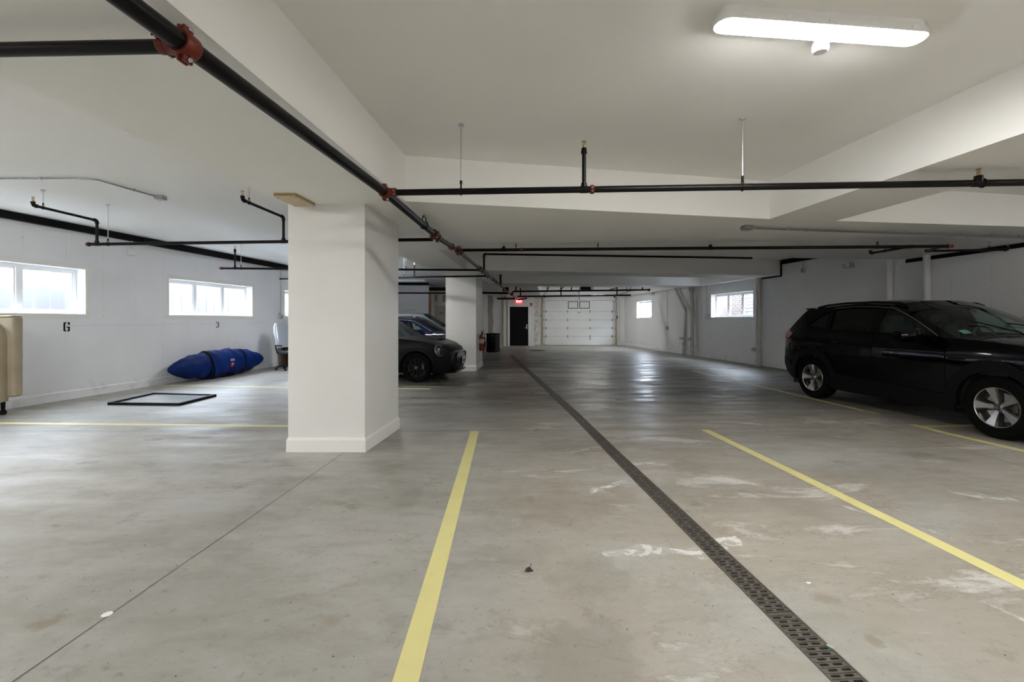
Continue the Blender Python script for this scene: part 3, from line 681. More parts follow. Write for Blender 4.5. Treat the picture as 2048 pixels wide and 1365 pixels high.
hanger(B2, on(a, b, 216), .0225, HZ, d2)
a, b = PZ(444, 537), PZ(957, 540.5); B3 = branch('thin black pipe farther back in the left bay, with one riser and a red end', a, b, .022)
d3 = (b-a).normalized(); coupling(B3, a, d3, .022, .3); MB().cyl(a-d3*.04, a-d3*.01, .026, n=14).build('end_cap', M_RED, B3, 40)
q = on(a, b, 470); tee(B3, q, d3, .022, Zv, .016); pipe(B3, [q, q+Zv*.36], .016, 'riser'); MB().cyl(q+Zv*.34, q+Zv*.4, .024, n=12).build('reducer', M_PIPE, B3, 40); head(B3, q+Zv*.4, 1.2)
hanger(B3, on(a, b, 482), .022, HZ, d3); hanger(B3, on(a, b, 812), .022, HZ, d3)
a, b = PZ(800, 557, 2.41)+Vector((-3.2, .2, 0)), PZ(972, 552.5); B4 = branch('thin black pipe just in front of the second column head', a, b, .022)
d4 = (b-a).normalized(); q = on(a, b, 828.6); tee(B4, q, d4, .022, Zv, .016); pipe(B4, [q, q+Zv*.3], .016, 'riser'); head(B4, q+Zv*.3, 1.2); hanger(B4, on(a, b, 808), .022, HZ, d4)
a, b = P(-40+797, 586.5, 17.2), P(893, 586.5, 17.2); B8 = branch('thin black pipe across the far left bay below the wood lintel', a+Vector((-1, 0, 0)), b+Vector((.9, 0, 0)), .028)
# right-hand lines
a, b = PZ(918, 500.7)+Vector((.06, 0, 0)), PZ(1896, 493); B5 = branch('long black pipe before the second coffer, ending in a red cap at right', a, b, .0235)
d5 = (b-a).normalized()
for px in (1007.6, 1421): q = on(a, b, px); tee(B5, q, d5, .0235, Zv, .017); head(B5, q+Zv*.045, .9)
for px in (1032, 1196, 1755): hanger(B5, on(a, b, px), .0235, SZ+.02, d5)
coupling(B5, on(a, b, 1043.5), d5, .0235, .3); coupling(B5, b, d5, .0235, .3); MB().cyl(b+d5*.01, b+d5*.06, .024, n=14).build('end_cap', M_RED, B5, 40)
for px, ex, ey, YY in ((1820, 1741, 507, 7.45),):
    q = on(a, b, px); e_ = P(ex, ey, YY); tee(B5, q, d5, .0235, e_-q, .018); pipe(B5, [q, e_], .018, 'arm'); elbow(B5, e_, .018, q-e_, Zv); head(B5, e_+Zv*.045, .9); hanger(B5, q+(e_-q)*.6, .018, SZ+.02, e_-q)
q = on(a, b, 1888); e1 = P(1851, 502.5, 7.3); e2 = P(2016, 499.5, 7.0); tee(B5, q, d5, .0235, e1-q, .018); pipe(B5, [q, e1, e2], .018, 'arm'); elbow(B5, e1, .018, q-e1, e2-e1); elbow(B5, e2, .018, e1-e2, Zv); head(B5, e2+Zv*.04, .8); hanger(B5, e1+(e2-e1)*.78, .018, SZ+.03, e2-e1)
q = PZ(968, 544.5); top = P(968, 508.5, q.y); b = P(1504, 516.5, q.y+.35)
B6 = branch('black pipe rising from the main into the second coffer and running right', top, b, .0225); tee(B6, q, (.07, 1, 0), .034, Zv, .022, M_RED); pipe(B6, [q, top], .0225, 'riser'); elbow(B6, top, .021, -Zv, b-top); coupling(B6, top-Zv*.06, Zv, .0225); coupling(B6, top+Vector((.08, 0, 0)), b-top, .0225)
q = PZ(1001, 571.5); B7 = thing('sprinkler_riser', 'short vertical black pipe rising from the main into the fourth coffer', 'pipe', tuple(q)); pipe(B7, [q, q+Zv*.42], .03, 'riser'); tee(B7, q, (.07, 1, 0), .033, Zv, .026, M_RED); coupling(B7, q+Zv*.12, Zv, .028)
a, b = P(964, 586, 18.0), P(1016, 587, 18.1); B9 = branch('thick black pipe running left to the taped wall beyond the second column', a, b, .042)
a, b = P(994, 597.7, 21.3), P(1030, 597.7, 21.3); B10 = branch('short black pipe in front of the wall left of the exit sign', a, b, .042); pipe(B10, [P(1010, 597, 21.3), P(1010, 597, 21.3)+Zv*.14], .02, 'riser')
a, b = P(1027, 583.3, 18.3), P(1298, 580.2, 18.0); B11 = branch('upper of two thin black pipes before the garage door', a, b, .035); d11 = (b-a).normalized(); MB().ball(b, .055).build('end_cap', M_PIPE, B11)
pipe(B11, [a, a+Vector((-.06, .05, -.1)), P(1022, 590, 18.4)], .035, 'drop'); coupling(B11, a+Vector((-.05, 0, -.05)), (1, 0, 1), .04)
for px in (1032, 1143, 1285): q = on(a, b, px); pipe(B11, [q, q+Zv*.26], .025, 'riser')
for px in (1130,): q = on(a, b, px); pipe(B11, [on(a, b, 1118)+Zv*.0, q+Zv*.2], .018, 'brace')
a, b = P(1034, 593.4, 20.3), P(1259, 590.8, 20.0); B12 = branch('lower of two thin black pipes before the garage door, with a red end', a, b, .036); MB().cyl(b, b+Vector((.05, 0, 0)), .04, n=12).build('end_cap', M_RED, B12, 40)
for px in (1041, 1122): q = on(a, b, px); pipe(B12, [q, q+Zv*.42], .026, 'riser')
q = on(a, b, 1234); pipe(B12, [q, q+Zv*.36], .026, 'riser'); pipe(B12, [q+Zv*.34, q+Vector((-.35, -.1, .24))], .02, 'brace')
coupling(B12, on(a, b, 1036), b-a, .038)

# ------------------------------------------------------------------ conduits and boxes
def conduit(name, label, paths, boxes, r=.0095, straps=(), m=None, cat='conduit'):
    t = thing(name, label, cat, tuple(paths[0][0]))
    for p in paths: MB().tube(p, r, 8).build('conduit', m or M_GALV, t, 60)
    for c, d, rz in boxes:
        mb = MB(); mb.rbox(c, d, .012, rz); mb.box((c[0], c[1], c[2]-d[2]/2-.002), (d[0]*.9, d[1]*.9, .004), rz)
        mb.build('junction_box', m or M_GALV, t, 40)
    for p, d in straps:
        d, u, w = frame_of(d); mb = MB(); mb.tube([Vector(p)+u*math.cos(x)*(r+.004)+w*math.sin(x)*(r+.004) for x in np.linspace(0, 2*PI, 13)[:-1]], .006, 6, closed=True); mb.box(Vector(p)+Zv*.018, (.02, .02, .014)); mb.build('strap', M_ZINC, t, 40)
    return t
zc = HZ-.018
pa, pb, pc, pe = A(0, 358, zc)+Vector((-1.6, .02, 0)), A(150, 357, zc), A(195, 360, zc), A(308, 392, zc)
conduit('electrical_conduit', 'bent galvanised conduit with a round-cornered box on the left bay ceiling', [[pa, pb, (pb+pc)/2+Vector((.04, .0, 0)), pc, pe]], [(A(321, 396, zc-.005), (.11, .11, .045), .1)], straps=[(A(82, 357.5, zc), (1, 0, 0)), (A(270, 381, zc), pe-pc)])
zc = SZ-.014; pa, pb = A(1508, 456, zc), A(2048, 473.5, zc+.02); pb2 = pb+(pb-pa)*.2
dd = (pb-pa).normalized()
conduit('electrical_conduit', 'pair of galvanised conduits with a square box on the soffit above the black vehicle', [[pa, pb2], [pa+Vector((.05, .05, 0)), pb2+Vector((.0, .11, 0))]], [(A(1494, 456.5, SZ-.022), (.12, .11, .045), .15)], .008, [(pa+(pb-pa)*f, dd) for f in (.115, .535, .745, .87, .98)]+[(pa+(pb-pa)*f+Vector((.03, .07, 0)), dd) for f in (.18, .8)])
def wallbox(label, px, y0, y1, side, d=.09):
    W = LW if side < 0 else RW; p1 = W(px, y1, .03); p0 = Vector((p1.x, p1.y, P(px, y0, p1.y).z))
    t = thing('outlet_box', label, 'box', tuple(p1), 0, 'surface outlet boxes'); MB().tube([p0, p1], .011, 8).build('conduit', M_PVC, t, 60)
    MB().rbox(p1, (.055, d, d*1.35), .008).build('box', M_PVC, t, 40); MB().rbox(p1+Vector((-.03*side*-1*-1, 0, 0))*1, (.012, d*.8, d*1.1), .004).build('cover', M_GALV, t, 40); return t
wallbox('small grey outlet box on a conduit left of the office chair window', 560, 536, 634, -1, .1)
wallbox('grey outlet box at the end of a conduit beside the wide right-hand window', 1415, 557, 634, 1, .13)
wallbox('grey outlet box on a long conduit between the far window and the slanted pipes', 1335.6, 576, 656, 1, .12)
wallbox('small grey box hanging from a short conduit under the dark ledger, above the vehicle rear', 1608.5, 524, 541, 1, .09)
p = LW(260, 506, .04); t = thing('wall_box', 'small white box high on the left wall between the two near windows', 'box', tuple(p)); MB().rbox(p, (.08, .12, .1), .012).build('box', M_PLAST, t, 40); MB().tube([p+Zv*.05, Vector((p.x, p.y, 2.85))], .01, 8).build('conduit', M_PLAST, t)
def emlight(label, p, rz, sc=1.0):
    t = thing('emergency_light', label, 'light', tuple(p), rz, 'emergency lights'); MB().rbox((0, 0, 0), (.09*sc, .24*sc, .1*sc), .015).build('housing', M_PVC, t, 40, local=True)
    for s in (-1, 1):
        mb = MB(); mb.cyl((-.05*sc, s*.08*sc, .02*sc), (-.11*sc, s*.09*sc, .0), .032*sc, .042*sc, 14); mb.build('lamp_head', M_PLAST, t, 40, local=True)
    MB().tube([(0.02, -.03*sc, .05*sc), (.02, -.03*sc, .09*sc)], .01, 8).build('conduit', M_GALV, t, 40, local=True)
emlight('twin-head emergency light high on the right wall above the vehicle', RW(1702, 532, .06), .134)
emlight('small emergency light on the right wall above the far window', RW(1307, 588, .06), .134, 1.1)

# ------------------------------------------------------------------ drain pipes on the right wall
def wallpipe(label, pts, r, m=None, clean=None, bands=()):
    pts = [Vector(p) for p in pts]; t = thing('drain_pipe', label, 'pipe', tuple(pts[-1]), 0, 'drain pipes on the right wall'); MB().tube(pts, r, 16).build('pipe', m or M_PVC, t, 50)
    for b in bands:
        mb = MB(); mb.cyl(Vector(b)-Zv*.03, Vector(b)+Zv*.03, r*1.25, n=16); mb.build('collar', m or M_PVC, t, 40)
    if clean is not None:
        c = Vector(clean); mb = MB(); d = Vector((-.9, -.35, 0)).normalized(); mb.cyl(c, c+d*(r+.07), r*.8, n=14); mb.cyl(c+d*(r+.07), c+d*(r+.1), r*1.0, n=18); mb.box(c+d*(r+.11), (.03, .03, .03)); mb.build('cleanout', m or M_PVC, t, 40)
    return t
def vert(px, y0, y1, off): a = RW(px, y1, off); return [Vector((a.x, a.y, SZ+.03)), Vector((a.x, a.y, 0))]
v = vert(1524, 556, 732, .1); wallpipe('thick pale drain pipe between the wide window and the vehicle', [(v[0].x, v[0].y, 2.6), v[1]], .075, None, None, [(v[0].x, v[0].y, .5)])
c_ = RW(1517.5, 699, .06); wallpipe('round cleanout stub low on the wall beside the thick drain pipe', [c_+Vector((.06, 0, 0)), c_+Vector((-.06, -.02, 0))], .06, None, c_)
for px, l in ((1787, 'left of the two pale pipes running down behind the vehicle roof'), (1863, 'right of the two pale pipes running down behind the vehicle roof')):
    v = vert(px, 520, 760, .09); v[0].z = 2.56; wallpipe(l, v, .057, M_WHITE)
v = vert(1389.5, 576, 713, .1); q = v[1]; wallpipe('thickest upright drain pipe of the group at the slanted pipes', [(q.x, q.y, 2.57), q], .062, None, (q.x, q.y, .62), [(q.x, q.y, .36)])
q = vert(1398.5, 576, 714, .09)[1]; wallpipe('thin upright pipe at the right of the drain pipe group', [(q.x, q.y, 2.57), q], .035, None, None, [(q.x, q.y, .36), (q.x, q.y, 1.9)])
q = vert(1372, 620, 710, .1)[1]; wallpipe('drain pipe slanting down from the beam and turning upright, left of its group', [P(1350, 574, q.y+.15), P(1369, 617, q.y), P(1372, 623, q.y), q], .055, None, (q.x, q.y, .62), [(q.x, q.y, .42)])
q = vert(1386, 634, 713, .13)[1]; wallpipe('second slanting pipe joining the thickest upright pipe', [P(1357, 574, q.y+.1), P(1386, 633, q.y)], .05)
q = vert(1384, 634, 713, .12)[1]; wallpipe('short elbow pipe beneath the third beam beside the upright pipes', [P(1379, 575, q.y), P(1381, 583, q.y), P(1386, 592, q.y)], .05)
a = RW(2004, 662, .05); b = RW(2075, 626, .05); wallpipe('slanting grey pipe on the right wall above the vehicle hood', [b, a], .025)

# ------------------------------------------------------------------ far end: doors, garage door, trim
xl, xr = DX; door = MB().box(((xl+xr)/2, W3Y+.07, 1.0), (xr-xl-.02, .04, 1.99)).build('door_1', M_DOORB, None, None, 'structure')
wdr = xr-xl
for cx in (-.235, .235):
    for z0, z1 in ((.2, .82), (.98, 1.55), (1.68, 1.86)):
        mb = MB(); c = (xl+xr)/2+cx*wdr/.95; w_ = .26*wdr/.9; f = W3Y+.05
        mb.sheet([(-w_/2, z0), (w_/2, z0), (w_/2, z1), (-w_/2, z1)], (c, f, 0), (1, 0, 0), Zv, (0, -.012, 0), [[(-w_/2+.03, z0+.03), (w_/2-.03, z0+.03), (w_/2-.03, z1-.03), (-w_/2+.03, z1-.03)]])
        mb.rbox((c, f-.004, (z0+z1)/2), (w_-.1, .014, z1-z0-.1), .004); mb.build('door_panel', M_DOORB, door, None)
mb = MB(); hx_ = xr-.075; mb.cyl((hx_, W3Y+.05, .93), (hx_, W3Y+.02, .93), .03, n=14); mb.tube([(hx_, W3Y+.0, .93), (hx_-.03, W3Y-.01, .93), (hx_-.13, W3Y-.01, .925)], .011, 8); mb.rbox((hx_, W3Y+.035, .96), (.06, .02, .18), .015); mb.build('door_handle', M_ZINC, door)
mb = MB(); mb.cyl((hx_, W3Y+.05, 1.08), (hx_, W3Y+.01, 1.08), .03, n=14); mb.build('deadbolt', M_ZINC, door)
def casing(name, x0, x1, z1, Y, w, m, z0=0.0):
    mb = MB(); mb.sheet([(x0-w, z0), (x1+w, z0), (x1+w, z1+w), (x0-w, z1+w)], (0, Y, 0), (1, 0, 0), Zv, (0, -.02, 0), [[(x0, z0-.001), (x1, z0-.001), (x1, z1), (x0, z1)]]) if z0 else mb.sheet([(x0-w, 0), (x0, 0), (x0, z1), (x1, z1), (x1, 0), (x1+w, 0), (x1+w, z1+w), (x0-w, z1+w)], (0, Y, 0), (1, 0, 0), Zv, (0, -.02, 0))
    return mb.build(name, m, None, None, 'structure')
casing('trim_6', xl, xr, 2.0, W3Y, .11, M_TRIM)
MB().box(((xl+xr)/2, W3Y-.02, .012), (wdr+.2, .2, .024)).build('trim_7', M_GALV, None, None, 'structure')
# white door pair and beige door in the far left bay
x0, x1 = (770-1024)*W1Y/FP, (835-1024)*W1Y/FP; casing('trim_8', x0, x1, 1.97, W1Y, .14, M_TRIM)
d = MB().box(((x0+x1)/2, W1Y-.005, .985), (x1-x0, .02, 1.97)).build('door_2', M_TRIM, None, None, 'structure')
for i in range(2):
    xa = x0+(x1-x0)*i/2; xb = xa+(x1-x0)/2
    MB().sheet([(xa+.01, .02), (xb-.01, .02), (xb-.01, 1.95), (xa+.01, 1.95)], (0, W1Y-.015, 0), (1, 0, 0), Zv, (0, -.02, 0), [[(xa+.1, .15), (xb-.1, .15), (xb-.1, 1.85), (xa+.1, 1.85)]]).build('door_leaf', M_TRIM, d, None)
    for k in range(28): MB().box(((xa+xb)/2, W1Y-.024, .19+k*.06), (xb-xa-.2, .012, .05), M=Matrix.Rotation(.5, 3, 'X')).build('louvre_slat', M_VINYL, d, None)
x0, x1 = (863-1024)*W2Y/FP, (901-1024)*W2Y/FP; casing('trim_9', x0, x1, 2.0, W2Y, .1, M_TRIM)
M_BEIGE = mat('beige_door_paint', (.62, .59, .53), .5); d = MB().box(((x0+x1)/2, W2Y-.008, 1.0), (x1-x0, .03, 2.0)).build('door_3', M_BEIGE, None, None, 'structure')
for cx in (.27, .73):
    for z0, z1 in ((.2, .82), (.98, 1.52), (1.62, 1.86)):
        c = x0+(x1-x0)*cx; w_ = (x1-x0)*.34; mb = MB(); mb.sheet([(-w_/2, z0), (w_/2, z0), (w_/2, z1), (-w_/2, z1)], (c, W2Y-.02, 0), (1, 0, 0), Zv, (0, -.012, 0), [[(-w_/2+.035, z0+.035), (w_/2-.035, z0+.035), (w_/2-.035, z1-.035), (-w_/2+.035, z1-.035)]]); mb.build('door_panel', M_BEIGE, d, None)
p = P(881, 629, W2Y-.06); MB().tube([p+Vector((-.07, 0, .07)), p, p+Vector((.12, 0, .12))], .014, 8).build('closer_arm', M_PIPE, d)
# lintel, posts and taped wall around the recess
mb = MB(); mb.box((XC1+.04, W1Y+.02, 1.28), (.09, .14, 2.56)); mb.build('trim_10', M_WOOD, None, None, 'structure')
mb = MB(); mb.box((XC1+1.7, W1Y+.05, 2.57), (3.4, .2, .08)); mb.build('trim_11', M_LUMB, None, None, 'structure')
mb = MB(); mb.box((XC1+1.75, W1Y+.07, 2.69), (3.5, .16, .16)); mb.build('trim_12', M_BEAMGAP, None, None, 'structure')
def blot(name, cx, z0, z1, w, Y, m, seed, parent):
    rnd = random.Random(seed); n = 14; l, r = [], []
    for i in range(n+1):
        z = z0+(z1-z0)*i/n; l.append((cx-w/2+rnd.uniform(-.05, .05)*w*2, z)); r.append((cx+w/2+rnd.uniform(-.05, .05)*w*2, z))
    mb = MB(); mb.sheet(l+r[::-1], (0, Y, 0), (1, 0, 0), Zv, (0, -.004, 0)); mb.build(name, m, parent, None)
blot('taped_seam', (981-1024)*W2Y/FP, .0, 2.5, .24, W2Y-.001, M_MUD, 2, w2); blot('taped_patch', (868-1024)*W2Y/FP, 2.24, 2.5, .3, W2Y-.001, M_MUD, 3, w2); blot('taped_patch', (888-1024)*W2Y/FP, 2.2, 2.5, .12, W2Y-.001, M_MUD, 4, w2)
mb = MB(); mb.box((XC2+.02, W2Y-.02, 1.25), (.06, .08, 2.5)); mb.build('trim_13', M_LUMB, None, None, 'structure')
for i, px in enumerate((1006.5, 1014)):
    x = (px-1024)*W3Y/FP; MB().box((x, W3Y-.012, 1.27), (.012, .02, 2.5)).build('trim_%d' % (14+i), M_BLACK, None, None, 'structure')
# unpainted, mould-stained pier between door and garage door
mb = MB(); xa, xb = XC3+.005, (1078-1024)*W4Y/FP; mb.box(((xa+xb)/2, W4Y-.05, 1.26), (xb-xa, .1, 2.5)); M_STAIN = mat('stained_white_paint', (.72, .71, .66), .7, noise=(7, (.42, .4, .34)), bump=(5, .3)); mb.build('trim_16', M_STAIN, None, None, 'structure')
# exit sign and alarm
p = P(1038, 603.5, W3Y-.03); t = thing('exit_sign', 'small glowing red EXIT sign above the black door', 'sign', tuple(p)); MB().rbox(p, (.28, .05, .18), .01).build('housing', M_EXIT, t, 40)
cu = bpy.data.curves.new('exit_text', 'FONT'); cu.body = 'EXIT'; cu.size = .14; cu.align_x = 'CENTER'; cu.align_y = 'CENTER'; cu.extrude = .002; to = bpy.data.objects.new('exit_text', cu)
dg = bpy.context.evaluated_depsgraph_get; COL.objects.link(to); bpy.context.view_layer.update(); me = bpy.data.meshes.new_from_object(to.evaluated_get(dg())); bpy.data.objects.remove(to)
me.materials.clear(); me.materials.append(M_EXITW); me.transform(Matrix.Translation((0, -.03, -.002)) @ Matrix.Rotation(PI/2, 4, 'X')); lo = bpy.data.objects.new('lettering', me); COL.objects.link(lo); lo.parent = t
p = P(1062.5, 609.8, W3Y-.03); t = thing('fire_alarm', 'small red fire alarm strobe on the wall right of the black door', 'alarm', tuple(p)); MB().rbox(p, (.12, .06, .15), .01).build('housing', mat('alarm_red', (.32, .02, .02), .4), t, 40); MB().rbox(p+Vector((0, -.035, -.02)), (.05, .02, .05), .01).build('strobe', M_PLAST, t, 40)
p = P(1002, 655, W3Y-.08); t = thing('power_outlet', 'grey outlet with a hanging cord left of the black door', 'outlet', tuple(p)); MB().rbox(p, (.12, .05, .14), .01).build('box', M_GALV, t, 40); MB().tube([p+Vector((.05, -.04, .0)), p+Vector((.1, -.05, -.2)), p+Vector((.09, -.05, -.6)), p+Vector((.1, -.05, -1.0))], .014, 8).build('cord', M_PLAST, t)
# sectional garage door
g0, g1 = GX; gd = thing('door_4', None, None, ((g0+g1)/2, W4Y+.1, 0), kind='structure')
zs = [.012, .47, .90, 1.335, 1.775, 2.35]; M_GD = mat('garage_door_paint', (.84, .85, .84), .4, noise=(3, (.80, .81, .80)))
for i in range(5):
    mb = MB(); mb.rbox(((g0+g1)/2, W4Y+.07, (zs[i]+zs[i+1])/2), (g1-g0-.03, .05, zs[i+1]-zs[i]-.006), .01)
    if i < 4:
        for f in (.25, .55, .8): mb.box(((g0+g1)/2, W4Y+.043, zs[i]+(zs[i+1]-zs[i])*f), (g1-g0-.1, .004, .012))
    s_ = mb.build('door_section', M_GD, gd, 40)
for cx in (1146.3, 1169.3):
    a = P(cx-10.2, 603.3, W4Y); b = P(cx+10.2, 617.6, W4Y); mb = MB(); mb.sheet([(a.x, b.z), (b.x, b.z), (b.x, a.z), (a.x, a.z)], (0, W4Y+.045, 0), (1, 0, 0), Zv, (0, -.025, 0), [[(a.x+.03, b.z+.03), (b.x-.03, b.z+.03), (b.x-.03, a.z-.03), (a.x+.03, a.z-.03)]]); f_ = mb.build('window_frame', M_CLAD, gd, None)
    MB().box(((a.x+b.x)/2, W4Y+.04, (a.z+b.z)/2), (b.x-a.x-.05, .006, a.z-b.z-.05)).build('pane', mat('frosted_pane', (.8, .82, .82), .25), f_, None)
for z in zs[1:5]:
    for x in (g0+.08, g0+(g1-g0)*.335, g0+(g1-g0)*.66, g1-.08):
        mb = MB(); mb.box((x, W4Y+.038, z), (.05, .012, .14)); mb.cyl((x-.05, W4Y+.032, z), (x+.05, W4Y+.032, z), .012, n=8); mb.build('hinge', M_GALV, gd, None)
for x, s in ((g0-.04, 1), (g1+.04, -1)):
    for z in (.05, *zs[1:5], 2.28): mb = MB(); mb.cyl((x-.035*s, W4Y+.02, z), (x-.005*s, W4Y+.02, z), .035, n=10); mb.cyl((x, W4Y+.02, z), (x+.12*s, W4Y+.02, z), .008, n=6); mb.build('roller', M_CLAD, gd, 40)
    mb = MB(); mb.tube([(x-.05*s, W4Y-.03, .05), (x-.05*s, W4Y-.03, 2.35), (x-.05*s, W4Y-.12, 2.52), (x-.05*s, W4Y-.3, 2.6), (x-.05*s, W4Y-3.4, 2.66)], .03, 4); mb.build('track', M_GALV, gd, None)
    MB().box((x-.11*s, W4Y-.02, 1.25), (.06, .05, 2.5)).build('stop_board', M_LUMB, gd, None)
    mb = MB(); mb.tube([(x-.05*s, W4Y-3.0, 2.66), (x-.05*s, W4Y-3.0, 2.97)], .02, 4); mb.tube([(x-.05*s, W4Y-2.4, 2.65), (x+.1*s, W4Y-2.9, 2.95)], .02, 4); mb.build('track_brace', M_PIPE, gd, None)
    mb = MB(); mb.cyl((x, W4Y-.1, 2.56), (x+.06*s, W4Y-.1, 2.56), .07, n=14); mb.build('cable_drum', M_CLAD, gd, 40)
mb = MB(); mb.tube([(g0-.1, W4Y-.1, 2.56), (g1+.1, W4Y-.1, 2.56)], .014, 8); mb.build('torsion_shaft', M_PIPE, gd)
mb = MB(); mb.cyl((g0+1.15, W4Y-.1, 2.56), (g0+2.55, W4Y-.1, 2.56), .034, n=12); mb.build('torsion_spring', mat('dark_red_spring', (.07, .02, .018), .5), gd)
MB().box(((g0+g1)/2, W4Y+.035, zs[4]-.06), (.17, .02, .02)).build('pull_handle', M_CLAD, gd, None); MB().box((g0+(g1-g0)*.66, W4Y+.03, zs[1]-.13), (.06, .03, .1)).build('lock', M_GALV, gd, None)
MB().box(((g0+g1)/2, W4Y+.26, 1.2), (g1-g0+.4, .06, 2.7)).build('light_blocker', M_CLAD, gd, None)  # unseen dark panel added to block daylight leaking past the garage door
MB().box(((xl+xr)/2, W3Y+.2, 1.02), (wdr+.3, .06, 2.3)).build('light_blocker', M_CLAD, door, None)  # unseen dark panel added behind the door to stop light leaks
op = P(1172, 577, 20.2); t = thing('door_opener', 'overhead door opener motor with hardware hung near the ceiling before the garage door', 'motor', tuple(op)); MB().rbox(op, (.5, .3, .16), .02).build('motor_housing', M_CLAD, t, 40); MB().rbox(op+Vector((.25, -.1, .02)), (.14, .14, .16), .02).build('motor', M_GALV, t, 40); MB().tube([op+Vector((-.25, 0, .05)), P(1158, 584, W4Y-.2)], .03, 4).build('rail', M_PIPE, t, None); MB().tube([P(1158.5, 584, W4Y-.25), P(1158.5, 601, W4Y-.02)], .014, 6).build('arm', M_PIPE, t)
for s in (-1, 1): MB().tube([op+Vector((.2*s, 0, .05)), Vector((op.x+.25*s, op.y, 2.97))], .014, 4).build('support', M_PIPE, t, None)
p = P(1234, 635, W4Y-.03); t = thing('door_control', 'small black push-button station on the wall right of the garage door', 'switch', tuple(p)); MB().rbox(p, (.06, .04, .16), .01).build('housing', M_BLACK, t, 40)
for k in range(3): MB().cyl(p+Vector((0, -.02, .05-.05*k)), p+Vector((0, -.028, .05-.05*k)), .014, n=10).build('button', M_CLAD, t)
p = P(1082, 632, W4Y-.03); t = thing('wall_sensor', 'tiny dark sensor on the pier left of the garage door', 'sensor', tuple(p)); MB().rbox(p, (.07, .05, .05), .01).build('housing', M_CLAD, t, 40)
p = P(1239, 597, W4Y-.05); t = thing('wall_sensor', 'small white sensor high on the wall right of the garage door', 'sensor', tuple(p)); MB().rbox(p, (.09, .06, .1), .01).build('housing', M_PLAST, t, 40); q = P(1238.5, 684, W4Y-.03); MB().tube([p, q], .01, 6).build('conduit', M_GALV, t)

# ------------------------------------------------------------------ trench drain with cast slotted grates
td = thing('trench_drain', 'long narrow slotted trench drain running down the driving lane', 'drain', (1.1, 3.5, 0))
mb = MB(); a = off_line(DR, WD-.002); b = off_line(DR, -WD+.002); n = len(DR)
for za, zb, q1, q2 in ((-.119, -.119, a, b), (-.119, -.02, a, a), (-.119, -.02, b, b)):
    mb.add([(*p, za) for p in q1]+[(*p, zb) for p in q2], [(i, i+1, n+i+1, n+i) for i in range(n-1)])
mb.build('channel', M_DARK, td, None)
for s in (-1, 1):
    o = off_line(DR, s*(WD+.002)); i_ = off_line(DR, s*(WD-.006)); mb = MB(); mb.add([(*p, .003) for p in o]+[(*p, .003) for p in i_]+[(*p, -.03) for p in o]+[(*p, -.03) for p in i_], [(k+g*n, k+1+g*n, k+1+h*n, k+h*n) for k in range(n-1) for g, h in ((0, 1), (0, 2), (1, 3))]); mb.build('edge_rail', M_GRATE, td, None)
GL = .5; gp = .028; slots = []
for k in range(int(GL/gp)):
    c = (k+.5)*gp+.001; sh = .006 if k % 2 else -.006
    for x in (-.027, .027):
        l, r, h = x+sh-.0195, x+sh+.0195, .0058; q = []
        for cx, a0 in ((r-h, -PI/2), (l+h, PI/2)):
            for j in range(4): t = a0+PI*j/3; q.append((cx+h*math.cos(t), c+h*math.sin(t)))
        slots.append(q)
gm = MB().sheet([(-.059, .002), (.059, .002), (.059, GL-.002), (-.059, GL-.002)], (0, 0, .001), (1, 0, 0), (0, 1, 0), (0, 0, -.022), slots)
for k in range(int(GL/gp)+1): gm.box((0, k*gp+.001+(.002 if k == 0 else 0), .0015), (.116, .006, .004))
gme = gm.mesh('grate', M_GRATE); gfar = MB().sheet([(-.059, .002), (.059, .002), (.059, GL-.002), (-.059, GL-.002)], (0, 0, .001), (1, 0, 0), (0, 1, 0), (0, 0, -.022), slots[::1]).mesh('grate', M_GRATE)
def along(pts, d):
    for i in range(len(pts)-1):
        L = math.dist(pts[i], pts[i+1])
        if d <= L or i == len(pts)-2:
            f = d/L; return (pts[i][0]+(pts[i+1][0]-pts[i][0])*f, pts[i][1]+(pts[i+1][1]-pts[i][1])*f)
        d -= L
DL = sum(math.dist(DR[i], DR[i+1]) for i in range(len(DR)-1)); d = 3.6
while d+GL < DL:
    p = along(DR, d); q = along(DR, d+GL); o = bpy.data.objects.new('grate', gme if d < 9 else gfar); COL.objects.link(o); o.parent = td
    o.location = (p[0]-1.1, p[1]-3.5, 0); o.rotation_euler = (0, 0, math.atan2(q[1]-p[1], q[0]-p[0])-PI/2); d += GL
# rusty cover near the black door
p = F(1074, 701.5); t = thing('manhole_cover', 'round rust-brown cover in the floor before the black door', 'cover', tuple(p)); MB().lathe([(0, .012), (.3, .012), (.31, .008), (.315, .0)], p, n=32).build('lid', mat('rusty_iron', (.16, .10, .055), .7, .3, noise=(20, (.1, .06, .04))), t, 40); MB().lathe([(.315, .0), (.315, .006), (.36, .004), (.36, 0)], p, n=32).build('rim', M_JOINT, t, 40)

# ------------------------------------------------------------------ small things on floor, soffit and walls
pa = [A(547.5, 394, 2.478), A(591, 394, 2.478), A(630.5, 413.5, 2.478), A(590.5, 413.5, 2.478)]
t = thing('plywood_board', 'pale plywood offcut screwed to the soffit beside the big column head', 'board', tuple(pa[0])); mb = MB(); mb.add([v-Zv*.0006 for v in pa], [(0, 1, 2, 3)]); mb.build('face', M_PLY, t, None)
for i in range(3):
    z0, z1 = 2.478+i*.0122, 2.478+(i+1)*.0122; ex = .0012*(i % 2); c = sum(pa, Vector())/4; q = [Vector((p.x+(p.x-c.x)*ex, p.y+(p.y-c.y)*ex, 0)) for p in pa]; mb = MB(); mb.add([v+Zv*z0 for v in q]+[v+Zv*z1 for v in q], [(k, (k+1) % 4, 4+(k+1) % 4, 4+k) for k in range(4)]); mb.build('ply_layer', (M_PLY, M_PLYE, M_LUMB)[i], t, None)
